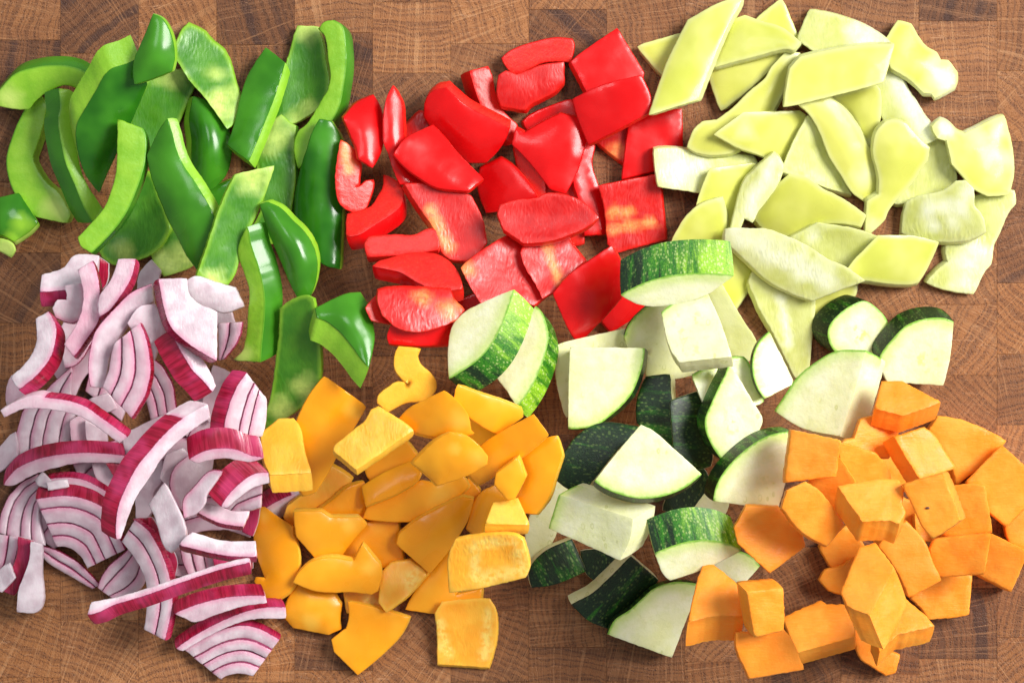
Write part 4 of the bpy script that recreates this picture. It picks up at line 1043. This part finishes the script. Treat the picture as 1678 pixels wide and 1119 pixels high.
N('white onion strip with a red lower rim left of the orange pepper', "325,838 345,848 361,855 398,861 | 408,838 382,838 361,831 338,825", e=(-2,7), h=18, pk=0.15)
N('onion strip with wrinkled pink skin right of the middle', "364,829 375,812 390,796 418,777 438,775 | 440,790 415,797 389,815 372,830", e=(-26,-25), h=20, pk=0.05, k=0.3)
N('pale onion bit with a pink outer edge below the shiny arch', "300,836 287,813 282,791 289,766 307,750 | 325,742 348,750 346,768 325,790 303,813", e=(-3,2), h=20, pk=0.15)
N('small folded onion piece with a white facet in the lower middle', "302,847 302,818 316,802 347,772 365,771 | 352,790 338,810 336,822 321,840", h=22, pk=0.1)
N('onion strip with glossy red skin arching next to the big orange block', "312,752 333,741 353,736 385,737 414,748 430,750 | 405,756 371,749 339,753 324,757", e=(-6,-34), h=18, pk=0.35, k=0.25)
N('thin onion arch with a red back hidden behind the striped wedge at left', "78,786 105,783 135,786 160,797 176,807 | 172,814 150,805 120,798 85,797", e=(2,-9), h=14, pk=0.3)
W('striped onion wedge with four curved layers at the left', "61,816 88,812 116,810 146,816 175,832 205,900", "93,897 104,896 115,899 126,907 135,918 141,932", 4, e=(0,-19), h=18, pk=0.2, k=0.3)
N('tiny folded white onion chip on the striped wedge at left', "59,786 69,775 85,790 78,797 62,792", h=7, pk=0.0)
N('tiny straight white onion chip on the striped wedge at left', "79,791 109,787 111,796 81,801", h=6, pk=0.0)
W('white two-layered onion curve running down to the bottom of the pile', "222,850 245,868 262,895 275,925 284,960 284,1000 272,1048", "199,888 212,904 228,926 238,950 241,975 239,1005 235,1030", 2, e=(8,-1), h=20, pk=0.08)
N('white rectangular onion block lying across the lower middle', "270,792 279,808 305,878 300,888 280,902 274,898 254,843 245,826", e=(2,4), h=20, pk=0.0)
N('white horizontal onion strip with a dark red underside left of the forked pepper', "296,892 322,898 343,903 379,909 420,910 | 418,887 388,888 361,886 336,879 316,873 305,880", e=(0,10), h=18, pk=0.0)
N('red onion skin strip at the lower left edge', "35,879 56,886 52,920 42,946 22,974 4,967 25,945 23,935 31,910", U=True, s=3)
N('small white onion end beside the red skin strip at the left edge', "-8,940 17,923 25,945 3,968 -10,965", h=18, pk=0.0)
N('white onion stick standing out at the lower left onto the bare board', "56,887 71,891 68,935 66,994 58,1002 29,1001 34,965 44,940 53,915", h=20, s=3, pk=0.0)
W('large striped onion wedge at the very bottom', "300,1062 325,1050 345,1037 370,1027 403,1022 429,1028 459,1046", "363,1114 370,1108 378,1106 388,1104 398,1104 406,1106 414,1108", 4, e=(3,-8), h=18, pk=0.12)
N('red-backed onion strip arching over the bottom wedge', "291,1061 322,1040 361,1019 403,1002 440,995 467,995 | 467,1011 408,1013 365,1028 325,1049 300,1064", e=(-6,-14), h=18, pk=0.15, k=0.3)
N('onion strip with shiny magenta back just above the bottom arching strip', "289,1004 322,991 365,980 408,976 433,976 | 436,986 403,990 350,1006 318,1017 303,1010", e=(-5,-18), h=18, pk=0.2, k=0.3)
N('long straight dark red onion strip lying across the bottom', "146,1005 165,1000 185,990 237,974 301,951 365,930 408,920 | 408,914 365,924 300,945 235,967 185,981 152,987", e=(6,18), h=20, pk=0.05, k=0.3)
N('lower long onion arch with a red back at the left', "7,793 27,770 54,756 89,747 125,743 161,743 204,747 | 200,757 161,756 125,757 89,765 54,776 18,794", e=(-2,-20), h=18, pk=0.3, k=0.3)
N('long diagonal onion strip with a broad red back in the middle', "193,881 193,863 198,827 213,791 231,759 246,741 269,714 299,687 | 338,664 341,684 317,700 270,742 246,778 222,815 210,845 198,880", e=(-27,-9), h=22, pk=0.1, k=0.3)
N('upper long onion arch with a red back at the left', "75,652 111,657 139,666 170,687 209,715 | 197,724 170,704 139,683 107,673 71,668 36,669 7,682 2,673 15,665 36,655 60,649", e=(7,-9), h=18, pk=0.25, k=0.3)
